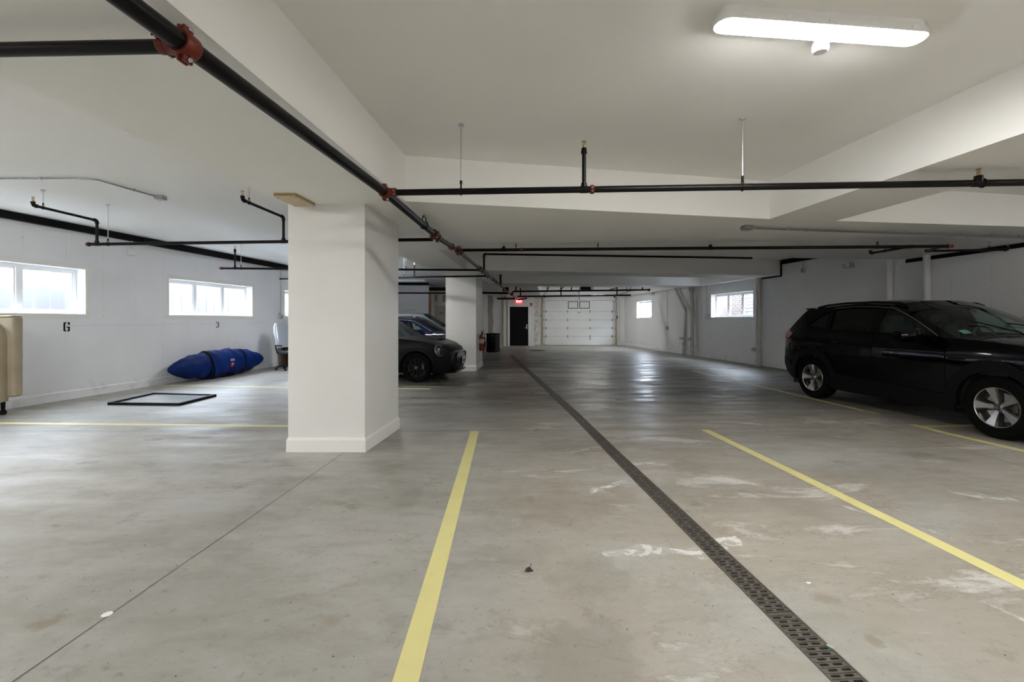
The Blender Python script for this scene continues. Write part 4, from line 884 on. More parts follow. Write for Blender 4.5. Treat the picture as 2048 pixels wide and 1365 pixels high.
for p in ((pa[0]*.9+pa[2]*.1), (pa[1]*.9+pa[3]*.1), (pa[2]*.93+pa[0]*.07), (pa[3]*.9+pa[1]*.1)): MB().cyl(p-Zv*.002, p, .005, n=8).build('screw', M_CLAD, t)
# stencilled stall marks on the left wall
def stencil(px, py, h, w, rects, name):
    c = LW(px, py, .0225-.0215); u = Vector((.12, 1, 0)).normalized()
    mb = MB()
    for x0, x1, y0, y1 in rects:
        q = [c+u*((x-.5)*w)+Zv*((y-.5)*h) for x, y in ((x0, y0), (x1, y0), (x1, y1), (x0, y1))]; mb.add(q+[v+Vector((.0015, 0, 0)) for v in q], [(0, 1, 2, 3), (4, 5, 6, 7), (0, 1, 5, 4), (1, 2, 6, 5), (2, 3, 7, 6), (3, 0, 4, 7)])
    mb.build(name, M_BLACK, wl, None)
stencil(133.2, 654, .153, .098, [(0, .28, .04, .96), (.1, .42, .86, 1), (.1, .42, 0, .14), (.62, .98, .86, 1), (.72, 1, .7, 1), (.5, 1, .38, .52), (.72, 1, .04, .52), (.56, .98, 0, .14)], 'stencil_numeral')
stencil(434.8, 650, .135, .09, [(0, .3, .8, .95), (.1, .42, .88, 1), (.58, .92, .88, 1), (.72, 1, .56, .92), (.36, .9, .44, .56), (.72, 1, .08, .46), (.58, .92, 0, .12), (.1, .42, 0, .12), (0, .3, .05, .22)], 'stencil_numeral')
# black-framed sheet lying on the floor
q = [F(214.6, 811), F(358, 812.5), F(433, 793.5), F(306.5, 790.4)]; c = sum(q, Vector())/4
t = thing('framed_sheet', 'black-framed glazed sheet lying flat on the floor left of the column', 'frame', tuple(c))
inn = [v+(c-v)*.085 for v in q]; mb = MB(); lv = [(q, .0), (q, .042), (inn, .042), (inn, .018)]; vs = [v+Zv*z for l, z in lv for v in l]; mb.add(vs, [(a*4+i, a*4+(i+1) % 4, a*4+4+(i+1) % 4, a*4+4+i) for a in range(3) for i in range(4)]); mb.build('frame', M_BLACK, t, None)
mb = MB(); mb.add([v+Zv*.02 for v in inn], [(0, 1, 2, 3)]); mb.build('pane', mat('glazed_grey_sheet', (.42, .43, .44), .12, noise=(2.5, (.55, .56, .56))), t, None)
# dry leaf
p = F(1057, 1143); t = thing('dry_leaf', 'small dark curled leaf with a stalk on the floor right of the yellow line', 'leaf', tuple(p)); mb = MB(); w_ = [(-.022, -.004, .002), (-.012, .008, .012), (.004, .012, .018), (.02, .004, .006), (.028, -.002, .002), (.01, -.012, .004), (-.008, -.012, .004), (.002, 0, .001)]
M_LEAF = mat('dark_leaf', (.022, .02, .018), .7); mb.add([p+Vector(v) for v in w_], [(i, (i+1) % 7, 7) for i in range(7)]); mb.build('blade', M_LEAF, t, None); MB().tube([p+Vector((.004, .004, .01)), p+Vector((.012, .018, .014)), p+Vector((.016, .026, .022)), p+Vector((.012, .03, .026))], .0016, 5).build('stalk', M_LEAF, t)
p = F(1617, 1168); tag(MB().ball(p+Zv*.003, .009, 10, 6, (1.3, .8, .35)).build('pebble', mat('white_stone', (.8, .8, .78), .6)), 'small white pebble on the floor right of the trench drain', 'pebble')
p = F(1660, 1296); tag(MB().rbox(p+Zv*.004, (.012, .026, .005), .004, .5).build('plastic_scrap', mat('green_plastic', (.3, .5, .33), .6)), 'pale green scrap on the floor at the right edge of the trench drain', 'scrap')
rnd = random.Random(11); mb = MB(); M_CRUMB = mat('crumbs', (.06, .045, .035), .8); M_CR2 = mat('red_crumbs', (.3, .09, .05), .8)
for i in range(170):
    x, y = rnd.uniform(-2.2, 2.4), rnd.uniform(1.55, 4.6)
    if abs(x-(1.38-.08*y)) < .1: continue
    r = rnd.choice([.0016, .002, .003]); mb.ball((x, y, r*.4), r, 5, 3, (rnd.uniform(.7, 1.8), 1, .5), 1 if rnd.random() < .2 else 0)
tag(mb.build('floor_grit', [M_CRUMB, M_CR2], None, None, 'stuff'), 'scattered dark grit and tiny red chips on the concrete floor', 'grit')

# ------------------------------------------------------------------ bagged kayak leaning by the left wall
M_BLUE = mat('royal_blue_nylon', (.001, .022, .165), .5, spec=.15, noise=(2.2, (.001, .012, .09)), bump=(5, .5)); M_WEB = mat('black_webbing', (.003, .003, .004), .8, spec=.1)
Ya, Yb = 9.22, 12.13; ko = Vector((LWX((Ya+Yb)/2)+.30, (Ya+Yb)/2, 0)); kang = math.atan2(1, .12)
kb = thing('kayak_bag', 'long blue kayak bag with black straps lying along the left wall', 'bag', tuple(ko), kang); KL = (Yb-Ya)/math.cos(math.atan(.12))
def ksec(t, a, s=1.0):
    e = abs(2*t-1); k = max(0.0, (1-e**2.2))**.62; k = max(k, .03)
    w = 1+.04*math.sin(t*31+a*2)+.03*math.sin(t*57-a*3)+.018*math.sin(t*93+a*7); z = math.sin(a); zc = .315+.02*math.sin(t*PI)
    return Vector(((t-.5)*KL, .235*k*w*s*math.cos(a), max(.012, zc+(.31 if z > 0 else .33)*k*w*s*z)))
mb = MB(); n, m = 64, 30; vs = [ksec(i/n, 2*PI*j/m) for i in range(n+1) for j in range(m)]
mb.add(vs, [(i*m+j, i*m+(j+1) % m, (i+1)*m+(j+1) % m, (i+1)*m+j) for i in range(n) for j in range(m)]+[tuple(range(m)), tuple(range(n*m, n*m+m))]); mb.build('cover', M_BLUE, kb, 70, local=True)
for t0, sk in ((.315, .01), (.345, .03), (.685, .012)):
    mb = MB(); vs = []
    for dt in (-.008, .008): vs += [ksec(t0+dt+sk*math.cos(2*PI*j/40+1), 2*PI*j/40, 1.03) for j in range(40)]
    mb.add(vs, [(j, (j+1) % 40, 40+(j+1) % 40, 40+j) for j in range(40)]); mb.build('strap', M_WEB, kb, 60, local=True)

mb = MB(); vs = []
for i in range(25): t = .32+.37*i/24; vs += [ksec(t, -.62-.18*math.sin(PI*i/24)+w_, 1.03) for w_ in (-.07, .07)]
mb.add(vs, [(2*i, 2*i+1, 2*i+3, 2*i+2) for i in range(24)]); mb.build('strap', M_WEB, kb, 60, local=True)
# side towards the room is local -y: mirror the lengthwise strap there
mb = MB(); mb.add([Vector((v.x, -v.y, v.z)) for v in vs], [(2*i, 2*i+1, 2*i+3, 2*i+2) for i in range(24)]); mb.build('strap', M_WEB, kb, 60, local=True)
M_LOGOW = mat('white_print', (.75, .75, .78), .6); M_LOGOR = mat('red_print', (.45, .02, .03), .6)
def onbag(t, z):
    e = 0; 
    for k in range(60):
        a = PI+PI/2-PI*k/59; q = ksec(t, a, 1.035)
        if q.z >= z and math.cos(a) < .2: return q
    return q
mb = MB()
for i in range(8):
    t = .492+.0062*i; h = (.05, .034, .04, .034, .05, .034, .044, .034)[i]
    q = [onbag(t+dx, .37+dz) for dx, dz in ((0, 0), (.0042, 0), (.0042, h), (0, h))]; mb.add(q, [(0, 1, 2, 3)])
mb.build('lettering', M_LOGOW, kb, None, local=True)
mb = MB(); q = [onbag(.515+.02*math.cos(a), .285+.055*math.sin(a)) for a in np.linspace(0, 2*PI, 13)[:-1]]; mb.add(q, [tuple(range(12))]); mb.build('emblem', M_LOGOR, kb, None, local=True)
mb = MB(); q = [onbag(.511+.006*math.cos(a), .292+.018*math.sin(a))-Vector((0, .004, 0)) for a in np.linspace(0, 2*PI, 9)[:-1]]; mb.add(q, [tuple(range(8))]); mb.build('emblem', M_LOGOW, kb, None, local=True)

# ------------------------------------------------------------------ office chair, box and cabinet in the left bay
M_POLY = mat('cloudy_plastic_wrap', (.38, .42, .49), .22, bump=(9, .9), coat=.4); M_GREYF = mat('dark_grey_fabric', (.03, .032, .036), .8)
ch = thing('office_chair', 'black swivel office chair with its backrest wrapped in cloudy plastic', 'chair', (-6.02, 12.2, 0), -.5)
mb = MB(); Q = [(-.30, 1.25, .16), (-.29, 1.15, .21), (-.25, .98, .23), (-.19, .80, .22), (-.15, .66, .24), (-.145, .60, .26)]
vs = []; nn = 16
for x, z, w in Q: vs += [(x+.055*math.cos(2*PI*k/nn)*(1+.15*math.sin(5*k)), w*math.copysign(abs(math.sin(2*PI*k/nn))**.6, math.sin(2*PI*k/nn)), z) for k in range(nn)]
mb.add(vs, [(a*nn+k, a*nn+(k+1) % nn, (a+1)*nn+(k+1) % nn, (a+1)*nn+k) for a in range(len(Q)-1) for k in range(nn)]+[tuple(range(nn))]); mb.build('backrest', M_POLY, ch, 60, local=True)
MB().rbox((.07, 0, .475), (.48, .48, .08), .07, n=5).build('seat', M_GREYF, ch, 40, local=True); MB().tube([(.29, -.2, .50), (.3, 0, .51), (.29, .2, .50)], .02, 8).build('seat_piping', M_POLY, ch, 60, local=True)
MB().tube([(-.13, 0, .66), (-.17, 0, .55), (-.08, 0, .44), (.03, 0, .42)], .022, 8).build('back_bracket', M_BLACK, ch, 60, local=True)
for s in (-1, 1): MB().tube([(-.02, s*.26, .45), (-.06, s*.29, .58), (-.08, s*.29, .66), (.16, s*.28, .66)], .018, 8).build('armrest', M_BLACK, ch, 60, local=True)
mb = MB(); mb.cyl((.04, 0, .12), (.04, 0, .43), .028, n=12); mb.build('gas_column', M_BLACK, ch, 40, local=True)
for k in range(5):
    a = 2*PI*k/5+.4; e = Vector((.04+.29*math.cos(a), .29*math.sin(a), .085)); MB().tube([(.04, 0, .14), e], [.028, .016], 8).build('base_arm', M_BLACK, ch, 60, local=True)
    MB().cyl(e+Vector((-.02*math.sin(a), .02*math.cos(a), -.052)), e-Vector((-.02*math.sin(a), .02*math.cos(a), .052)), .032, n=12).build('caster', M_BLACK, ch, 40, local=True)
t = thing('wooden_cabinet', 'brown wooden cabinet behind the office chair, half hidden by the column', 'cabinet', (-6.0, 13.35, 0)); M_WALN = mat('brown_wood', (.10, .05, .025), .5, noise=(6, (.07, .035, .017)))
MB().rbox((-6.05, 13.35, .86), (1.25, .55, .04), .01).build('top', M_WALN, t, 40); MB().box((-6.05, 13.6, .43), (1.15, .02, .8)).build('back_panel', M_WALN, t, None)
for x in (-6.62, -5.48): MB().box((x, 13.35, .42), (.04, .5, .84)).build('side_panel', M_WALN, t, None)
MB().box((-6.05, 13.35, .45), (1.1, .48, .03)).build('shelf', M_WALN, t, None)
t = thing('storage_box', 'greyish-beige padded box with a lid line on the brown cabinet', 'box', (-6.1, 13.3, .88)); M_TAUPE = mat('taupe_fabric', (.40, .375, .34), .8)
MB().rbox((-6.15, 13.3, .96), (1.05, .45, .16), .05).build('body', M_TAUPE, t, 40); MB().rbox((-6.15, 13.3, 1.11), (1.1, .5, .13), .05).build('lid', M_TAUPE, t, 40)

# upholstered piece at the left edge
M_BEIG = mat('beige_upholstery', (.37, .315, .225), .8, noise=(4, (.31, .26, .18)), bump=(7, .35))
t = thing('upholstered_seat', 'beige upholstered furniture piece stood on end at the left edge under the window', 'furniture', (-7.2, 6.35, 0))
MB().rbox((-7.22, 6.42, .82), (.52, .14, 1.12), .03).build('base_panel', M_BEIG, t, 40); MB().rbox((-7.24, 6.42, 1.39), (.5, .16, .02), .01).build('top_board', M_PLY, t, 40)
mb = MB(); n, m = 26, 24; vs = []
for i in range(n+1):
    f = i/n; z = .22+1.10*f; w = .235*(1-max(0, (f-.75)/.25)**2.5*.5); d = .15*(1-max(0, (f-.8)/.2)**2*.5)
    for j in range(m):
        a = 2*PI*j/m; c, s_ = math.cos(a), math.sin(a); x = -7.27+w*math.copysign(abs(c)**.5, c); wr_ = .026*math.sin(f*26+x*14)*max(0, -s_)
        vs.append((x, 6.27+d*math.copysign(abs(s_)**.6, s_)-wr_, z-.02*c))
mb.add(vs, [(i*m+j, i*m+(j+1) % m, (i+1)*m+(j+1) % m, (i+1)*m+j) for i in range(n) for j in range(m)]+[tuple(range(m)), tuple(range(n*m, n*m+m))]); mb.build('cushion', M_BEIG, t, 60)
MB().tube([(-7.045, 6.16, .3), (-7.035, 6.15, .8), (-7.05, 6.15, 1.1), (-7.12, 6.14, 1.26), (-7.25, 6.14, 1.31)], .009, 6).build('piping', M_BEIG, t, 60)
for x in (-7.42, -7.16): mb = MB(); mb.cyl((x, 6.4, .27), (x, 6.4, .06), .03, .022, 10); mb.cyl((x-.02, 6.4, .035), (x+.02, 6.4, .035), .035, n=12); mb.build('leg', M_BLACK, t, 40)

# fire extinguisher on the second column
M_XRED = mat('extinguisher_red', (.22, .012, .02), .3, coat=.4)
c = Vector((-.815, 12.35, 0)); t = thing('fire_extinguisher', 'red fire extinguisher with a yellow label hung on the second column', 'extinguisher', (c.x, c.y, .5))
MB().lathe([(0, .5), (.072, .5), (.078, .52), (.078, .86), (.068, .91), (.04, .945), (.026, .955), (.026, .985), (0, .985)], c, n=24).build('cylinder', M_XRED, t, 40)
mb = MB(); mb.lathe([(.0785, .70), (.0795, .70), (.0795, .82), (.0785, .82)], c, n=24); mb.build('instruction_band', mat('yellow_label', (.55, .48, .3), .5), t, 60)
mb = MB(); mb.cyl(c+Zv*.98, c+Zv*1.0, .024, n=10); mb.box(c+Vector((.03, -.02, 1.012)), (.12, .022, .012), -.4); mb.box(c+Vector((.03, -.02, 1.045)), (.12, .022, .012), -.4, M=Matrix.Rotation(-.25, 3, 'Y')); mb.build('valve_lever', M_BLACK, t, 40)
MB().tube([c+Vector((.0, -.03, .99)), c+Vector((.07, -.09, .95)), c+Vector((.09, -.085, .8)), c+Vector((.07, -.07, .62))], .011, 8).build('hose', M_BLACK, t, 60)
mb = MB(); mb.add([c+Vector(v) for v in ((.04, -.07, .97), (.13, -.09, .9), (.10, -.09, .83), (.02, -.07, .9))], [(0, 1, 2, 3)]); mb.build('inspection_tag', M_PLAST, t, None); MB().box(c+Vector((-.085, 0, .9)), (.03, .05, .12)).build('bracket', M_GALV, t, None)
# black cabinet near the taped wall
c = Vector(((986-1024)*18.85/FP, 18.95, 0)); t = thing('black_cabinet', 'black box cabinet on the floor between the second column and the black door', 'cabinet', tuple(c), -.42)
MB().rbox((0, 0, .37), (.42, .46, .72), .02).build('body', M_BLACK, t, 40, local=True); MB().rbox((0, 0, .755), (.45, .49, .05), .02).build('lid', M_BLACK, t, 40, local=True); MB().box((.1, -.233, .68), (.08, .006, .03)).build('plate', M_ZINC, t, None, local=True); MB().box((0, 0, .012), (.38, .4, .024)).build('plinth', M_CLAD, t, None, local=True)

# ------------------------------------------------------------------ cars (x: nose to tail, y: to the car's right, z: up)
M_CHROME = mat('satin_chrome', (.5, .5, .5), .22, 1.0); M_RIM = mat('machined_alloy', (.62, .61, .60), .25, 1.0); M_RIMD = mat('dark_alloy', (.09, .088, .085), .35, .9); M_IN = mat('dark_cabin', (.016, .016, .017), .8)
M_LAMP = mat('clear_lamp', (.3, .32, .34), .08, .3, coat=1); M_TAIL = mat('tail_lamp_red', (.22, .008, .01), .25, spec=.2); M_DISC = mat('brake_disc', (.35, .34, .33), .4, 1.0)
def arch(cx, cz, R, z0, n=16):
    a0 = math.asin(max(-1, min(1, (z0-cz)/R))); return [(cx+R*math.cos(a0+(PI-2*a0)*k/n), cz+R*math.sin(a0+(PI-2*a0)*k/n)) for k in range(n+1)]
def wheel(par, x, y, R, rr, w, style, m_face):
    s = 1 if y > 0 else -1; c = Vector((x, y-s*w/2, R)); h = w/2
    mb = MB(); mb.lathe([(rr, -h*.9), (R*.9, -h), (R*.975, -h*.8), (R, -h*.5), (R, h*.5), (R*.975, h*.8), (R*.9, h*1.0), (rr*1.03, h*.93), (rr, h*.85), (rr, -h*.9)], c, 'Y', 48); t = mb.build('tyre', M_RUBBER, par, 35, local=True)
    mb = MB(); q = lambda r, o: (r, s*o); mb.lathe([q(rr*1.005, h*.86), q(rr*.985, h*.93), q(rr*.95, h*.90), q(rr*.93, h*.5), q(rr*.9, -h*.5)], c, 'Y', 48); rim = mb.build('rim', m_face, par, 40, local=True)
    mb = MB(); mb.cyl(c+Vector((0, -s*.02, 0)), c+Vector((0, s*.0, 0)), rr*.93, n=32); mb.build('wheel_back', M_IN, rim, None, local=True)
    mb = MB(); mb.cyl(c, c+Vector((0, s*.02, 0)), rr*.72, n=28); mb.build('brake_disc', M_DISC if style == 'five' else M_CLAD, rim, 40, local=True); mb = MB(); mb.rbox(c+Vector((-rr*.6, s*.03, rr*.1)), (rr*.3, .05, rr*.6), .02); mb.build('caliper', M_RIMD, rim, 40, local=True)
    mb = MB(); mb.lathe([q(0, h*.80), q(rr*.14, h*.80), q(rr*.17, h*.7), q(rr*.22, h*.5), q(rr*.24, h*.2)], c, 'Y', 24); mb.build('hub_cap', M_RIMD if style != 'five' else m_face, rim, 40, local=True)
    ns = 5 if style == 'five' else 10
    for k in range(ns):
        a = 2*PI*k/ns+(PI/2-.31 if style == 'five' else .2); d = Vector((math.cos(a), 0, math.sin(a))); e = Vector((-math.sin(a), 0, math.cos(a)))
        prof = [(.12, .10, .62), (.35, .13, .66), (.65, .19, .76), (.96, .29, .88)] if style == 'five' else [(.12, .035, .62), (.5, .035, .7), (.96, .045, .86)]
        mb = MB(); vs = []
        for f, wd, o in prof:
            p = c+d*rr*f; W_ = rr*wd; vs += [p+e*W_+Vector((0, s*h*(o-.26), 0)), p+e*W_*.72+Vector((0, s*h*o, 0)), p-e*W_*.72+Vector((0, s*h*o, 0)), p-e*W_+Vector((0, s*h*(o-.26), 0))]
        n = len(prof); mb.add(vs, [(i*4+k2, i*4+k2+1, i*4+5+k2, i*4+4+k2) for i in range(n-1) for k2 in range(3)]); mb.build('spoke', m_face, rim, 25, local=True)
        if style == 'five':
            mb = MB(); vs = []
            for f, wd, o in prof: p = c+d*rr*f; W_ = rr*wd*1.02; vs += [p+e*(W_)+Vector((0, s*h*(o-.24), 0)), p+e*(W_+.018)+Vector((0, s*h*(o-.55), 0)), p-e*(W_)+Vector((0, s*h*(o-.24), 0)), p-e*(W_+.018)+Vector((0, s*h*(o-.55), 0))]
            mb.add(vs, [(i*4+g, i*4+g+1, i*4+g+5, i*4+g+4) for i in range(n-1) for g in (0, 2)]); mb.build('spoke_side', M_RIMD, rim, 30, local=True)
    if style == 'five':
        for k in range(5):
            a = 2*PI*k/5+PI/2-.31+PI/5; p = c+Vector((math.cos(a)*rr*.21, s*h*.55, math.sin(a)*rr*.21)); mb = MB(); mb.cyl(p, p+Vector((0, s*.018, 0)), .011, n=8); mb.build('lug_nut', M_RIMD, rim, 40, local=True)
        mb = MB(); o = c+Vector((0, s*h*.81, 0)); mb.cyl(o-Vector((0, s*.006, 0)), o, rr*.145, n=20); mb.build('centre_cap', M_RIMD, rim, 40, local=True)
        mb = MB()
        for sx, sz_, oz in ((.021, .014, 0), (.008, .0135, 0), (.0135, .006, .006)): mb.tube([o+Vector((sx*math.cos(u), s*.002, oz+sz_*math.sin(u))) for u in np.linspace(0, 2*PI, 17)[:-1]], .0022, 5, closed=True)
        mb.build('emblem', M_CHROME, rim, 50, local=True)
def car(name, label, loc, rz, K, paint, glassm, seats=True):
    t = thing(name, label, 'car', loc, rz); zk, wk = zip(*K['W'])
    L = K['L']; tf, kf, tr, kr = K['taper']
    def W(x, z):
        w = float(np.interp(z, zk, wk))
        if x < tf: w *= 1-kf*((tf-x)/tf)**2.2
        if x > tr: w *= 1-kr*((x-tr)/(L-tr))**2
        return w
    def patch(nm, poly, holes, off, m, par, sides=(1, -1), res=.09, rim=.0, smooth=40):
        V, T, Ls = fill(poly, holes, res); out = []
        for s in sides:
            mb = MB(); mb.add([(x, s*(W(x, z)+off), z) for x, z in V], T)
            if rim:
                for l in Ls: n = len(l); mb.add([(x, s*(W(x, z)+off), z) for x, z in l]+[(x, s*(W(x, z)+off-rim), z) for x, z in l], [(i, (i+1) % n, n+(i+1) % n, n+i) for i in range(n)])
            out.append(mb.build(nm, m, par, smooth, local=True))
        return out
    nose, hood, ws, roof, bl, tail, belt = (K[k] for k in ('nose', 'hood', 'ws', 'roof', 'bl', 'tail', 'belt'))
    fa, ra_, RA, cz, zs_ = K['fa'], K['ra'], K['RA'], K['R'], K['sill']
    d0, d1, d2 = K['doors']; bz = lambda x: float(np.interp(x, [p[0] for p in belt], [p[1] for p in belt]))
    bpts = lambda a, b: [(a, bz(a))]+[p for p in belt if a+.02 < p[0] < b-.02]+[(b, bz(b))]
    af = arch(fa, cz, RA, zs_); ar = arch(ra_, cz, RA, zs_); g = .006
    patch('fender', nose+hood[:-1]+[(hood[-1][0]-.02, hood[-1][1]-.0), (d0-g, bz(d0)-.02), (d0-g, zs_)]+af, [], 0, paint, t, rim=.05)
    patch('front_door', bpts(d0, d1-g)+[(d1-g, zs_), (d0, zs_)], [], 0, paint, t, rim=.04)
    qs = bz(d2)
    if d2 > d1+.3:
        rd = [p for p in ar if p[0] < ra_-RA*.35 and p[0] < d2+.1]
        lowx = ar[-1][0]-.03
        patch('rear_door', bpts(d1, d2-g)+[(d2-g, .9 if K['belt'][0][1] > 1 else .75), (lowx, cz+.12), (lowx, zs_), (d1, zs_)], [], 0, paint, t, rim=.04)
        qp = bpts(d2, belt[-1][0])+tail+ar+[(lowx+g, zs_), (lowx+g, cz+.125), (d2, .9 if K['belt'][0][1] > 1 else .75)]
    else: qp = bpts(d2, belt[-1][0])+tail+ar+[(d2, zs_)]
    patch('quarter_panel', qp, [], 0, paint, t, rim=.05)
    frame_poly = [hood[-1]]+ws+roof+bl+[p for p in belt[::-1]][:]
    fp = [hood[-1]]+ws+roof+bl; bb = [p for p in belt if p[0] < fp[-1][0]-.01 and p[0] > fp[0][0]+.01][::-1]
    patch('window_frame', fp+bb, K['wins'], -.004, paint, t, rim=.05, res=.07)
    for wn in K['wins']:
        cx = sum(p[0] for p in wn)/len(wn); patch('side_window', wn, [], -.022, glassm if cx < K.get('tint', 9) else K['tintm'], t, res=.12)
    # centre band between the two side outlines
    def band(nm, pts, dx, dz, m, cols=13, pw=2.4, inner=None, minner=None, nin='windshield', raise_=0.0):
        n = len(pts); ts = list(np.linspace(-1, 1, cols))
        if inner: ts = sorted(set([-1, -inner, inner, 1]+list(np.linspace(-inner, inner, cols))))
        P_ = []
        for i, (x, z) in enumerate(pts):
            f = i/max(1, n-1); ox = dx[0]+(dx[1]-dx[0])*f; oz = dz[0]+(dz[1]-dz[0])*f
            for u in ts: b = 1-abs(u)**pw; P_.append((x+ox*b, W(x, z)*u, z+oz*b))
        c = len(ts); A_, B_ = MB(), MB(); fo, fi = [], []
        for i in range(n-1):
            for j in range(c-1):
                q = (i*c+j, i*c+j+1, (i+1)*c+j+1, (i+1)*c+j); (fi if inner and 0 < j < c-2 else fo).append(q)
        if inner:
            for e_ in (0, c-2): A_ = MB(); A_.add(P_, [q for q in fo if q[0] % c == e_]); o = A_.build(nm, m, t, 50, local=True)
        else: A_.add(P_, fo); o = A_.build(nm, m, t, 50, local=True)
        if inner: B_.add(P_, fi); B_.build(nin, minner, t, 60, local=True)
        return o
    cdx, cdz = K['cdx'], K['cdz']      # bulge at nose bottom, nose top, cowl, roof front, roof rear, tail top, tail bottom
    def dens(p, k=4): return [(p[i][0]+(p[i+1][0]-p[i][0])*j/k, p[i][1]+(p[i+1][1]-p[i][1])*j/k) for i in range(len(p)-1) for j in range(k)]+[p[-1]]
    band('front_bumper', nose+hood[:1], cdx[0:2], cdz[0:2], paint)
    band('hood', dens(hood), cdx[1:3], cdz[1:3], paint, pw=3.5)
    band('pillar', dens([hood[-1]]+ws+roof[:1]), cdx[2:4], cdz[2:4], paint, 15, 3.2, .925, glassm, 'windshield')
    band('roof', dens(roof), cdx[3:5], cdz[3:5], paint, pw=3.0)
    band('hatch_frame', dens(roof[-1:]+bl), cdx[4:6], cdz[4:6], paint, 13, 3.0, .86, K['tintm'], 'rear_window')
    band('tailgate', bl[-1:]+tail, cdx[5:7], cdz[5:7], paint)
    # underbody, cabin tub, wheel wells
    R_ = K['R']; mb = MB(); mb.box((L/2, 0, .36), (L-.3, K['tub']*2, .36)); mb.box((L*.5, 0, R_+.38), (L*.62, W(L/2, .6)*1.86, .06)); mb.box((fa-.05, 0, .6), (.95, K['tub']*2, .3)); mb.build('underbody', M_IN, t, None, local=True)
    for x in (fa, ra_):
        for s in (1, -1):
            mb = MB(); q = arch(x, cz, RA-.004, zs_); n = len(q); yo = W(x, .6)-.01; yi = K['tub']; mb.add([(a, s*yo, b) for a, b in q]+[(a, s*yi, b) for a, b in q], [(i, i+1, n+i+1, n+i) for i in range(n-1)]); mb.build('wheel_well', M_IN, t, 40, local=True)
            wheel(t, x, s*(W(x, .6)-K.get('inset', .01)), R_, K['rim'], K['tw'], K['style'], K['rimm'])
    if seats:
        zf = K.get('zf', R_+.40)
        for x, ys in ((K['seat'], (.37, -.37)), (K['seat']+.85, (.37, -.37))):
            for y in ys:
                mb = MB(); mb.rbox((x, y, zf+.1), (.5, .5, .2), .08); Mx = Matrix.Rotation(.25, 3, 'Y'); mb.rbox((x+.28, y, zf+.32), (.13, .46, .46), .06, M=Mx); mb.rbox((x+.36, y, zf+.60), (.09, .25, .14), .04, M=Mx); mb.build('seat', M_IN, t, 40, local=True)
        xd = K['dash']; mb = MB(); mb.rbox((xd, 0, zf+.16), (.5, W(xd, 1)*1.7, .34), .1); mb.build('dashboard', M_IN, t, 40, local=True)
        mb = MB(); c = Vector((xd+.36, -.37, zf+.33)); mb.tube([c+Vector((.18*.4*math.sin(a), .18*math.cos(a), .18*math.sin(a))) for a in np.linspace(0, 2*PI, 25)[:-1]], .014, 8, closed=True); mb.tube([c-Vector((0, .17, 0)), c+Vector((-.05, 0, 0)), c+Vector((0, .17, 0))], .015, 6); mb.build('steering_wheel', M_IN, t, 50, local=True)
    return t, W, patch
def mirror(t, W, x, z, m, s, sz_=1.0, mc=None):
    y = W(x, z); mb = MB(); vs = []; nn = 14
    for f, (rx, rz_) in enumerate(((.04, .045), (.075, .075), (.085, .085), (.075, .075), (.05, .055))):
        yy = y+.06+.055*f*sz_; vs += [(x+.03-.02*f*.4+rx*math.cos(2*PI*k/nn)*sz_, s*yy, z+.02+rz_*math.sin(2*PI*k/nn)*.8*sz_) for k in range(nn)]
    mb.add(vs, [(a*nn+k, a*nn+(k+1) % nn, (a+1)*nn+(k+1) % nn, (a+1)*nn+k) for a in range(4) for k in range(nn)]+[tuple(range(nn)), tuple(range(4*nn, 5*nn))]); mb.tube([(x-.02, s*(y-.02), z-.04), (x, s*(y+.09), z-.01)], .022, 8)
    mb.build('door_mirror', m, t, 50, local=True)
M_GLD = glass('privacy_glass', (.035, .045, .045), .9); M_GLC = glass('green_tint_glass', (.52, .68, .62), 1.0)
# --- black compact SUV on the right
M_PBLK = mat('gloss_black_paint', (.0008, .0008, .001), .12, spec=.08, coat=.4)
K = dict(L=4.5, taper=(.75, .20, 3.75, .17), W=[(.2, .865), (.35, .885), (.55, .905), (.8, .922), (.87, .928), (.93, .915), (1.05, .895), (1.14, .875), (1.3, .80), (1.45, .725), (1.55, .665), (1.62, .62)],
  nose=[(.16, .24), (.07, .36), (.03, .55), (.02, .78), (.06, .92)], hood=[(.25, 1.0), (.75, 1.065), (1.15, 1.10), (1.50, 1.125)], ws=[(1.72, 1.235), (1.95, 1.355), (2.17, 1.46)], roof=[(2.42, 1.54), (2.8, 1.575), (3.2, 1.578), (3.6, 1.55), (3.98, 1.505)],
  bl=[(4.03, 1.45), (4.16, 1.30), (4.28, 1.17)], tail=[(4.37, 1.10), (4.38, .98), (4.35, .84), (4.40, .68), (4.40, .55), (4.33, .42), (4.2, .33)], belt=[(1.50, 1.125), (1.9, 1.13), (2.45, 1.14), (3.3, 1.17), (3.75, 1.21), (4.1, 1.19), (4.28, 1.17)],
  fa=.93, ra=3.62, RA=.415, R=.355, sill=.27, doors=(1.455, 2.46, 3.31), wins=[[(1.66, 1.15), (2.42, 1.16), (2.45, 1.50), (2.3, 1.485), (2.1, 1.41), (1.88, 1.295)], [(2.54, 1.165), (3.29, 1.19), (3.36, 1.505), (3.0, 1.53), (2.54, 1.515)], [(3.39, 1.20), (3.80, 1.25), (3.62, 1.40), (3.46, 1.48)]],
  tint=2.5, tintm=M_GLD, cdx=(-.17, -.16, -.34, -.22, .1, .16, .14), cdz=(0, .02, .03, .075, .06, 0, 0), tub=.66, rim=.228, tw=.225, style='five', rimm=M_RIM, seat=2.25, dash=1.62, zf=.74)
suv, W_, patch = car('sport_utility_vehicle', 'glossy black sport utility vehicle with silver five-spoke wheels parked at right', (6.418, 4.279, 0), math.atan2(.9937, -.1117), K, M_PBLK, M_GLC)
def ringpoly(cx, cz, r0, r1, z0): return arch(cx, cz, r1, z0)+arch(cx, cz, r0, z0)[::-1]
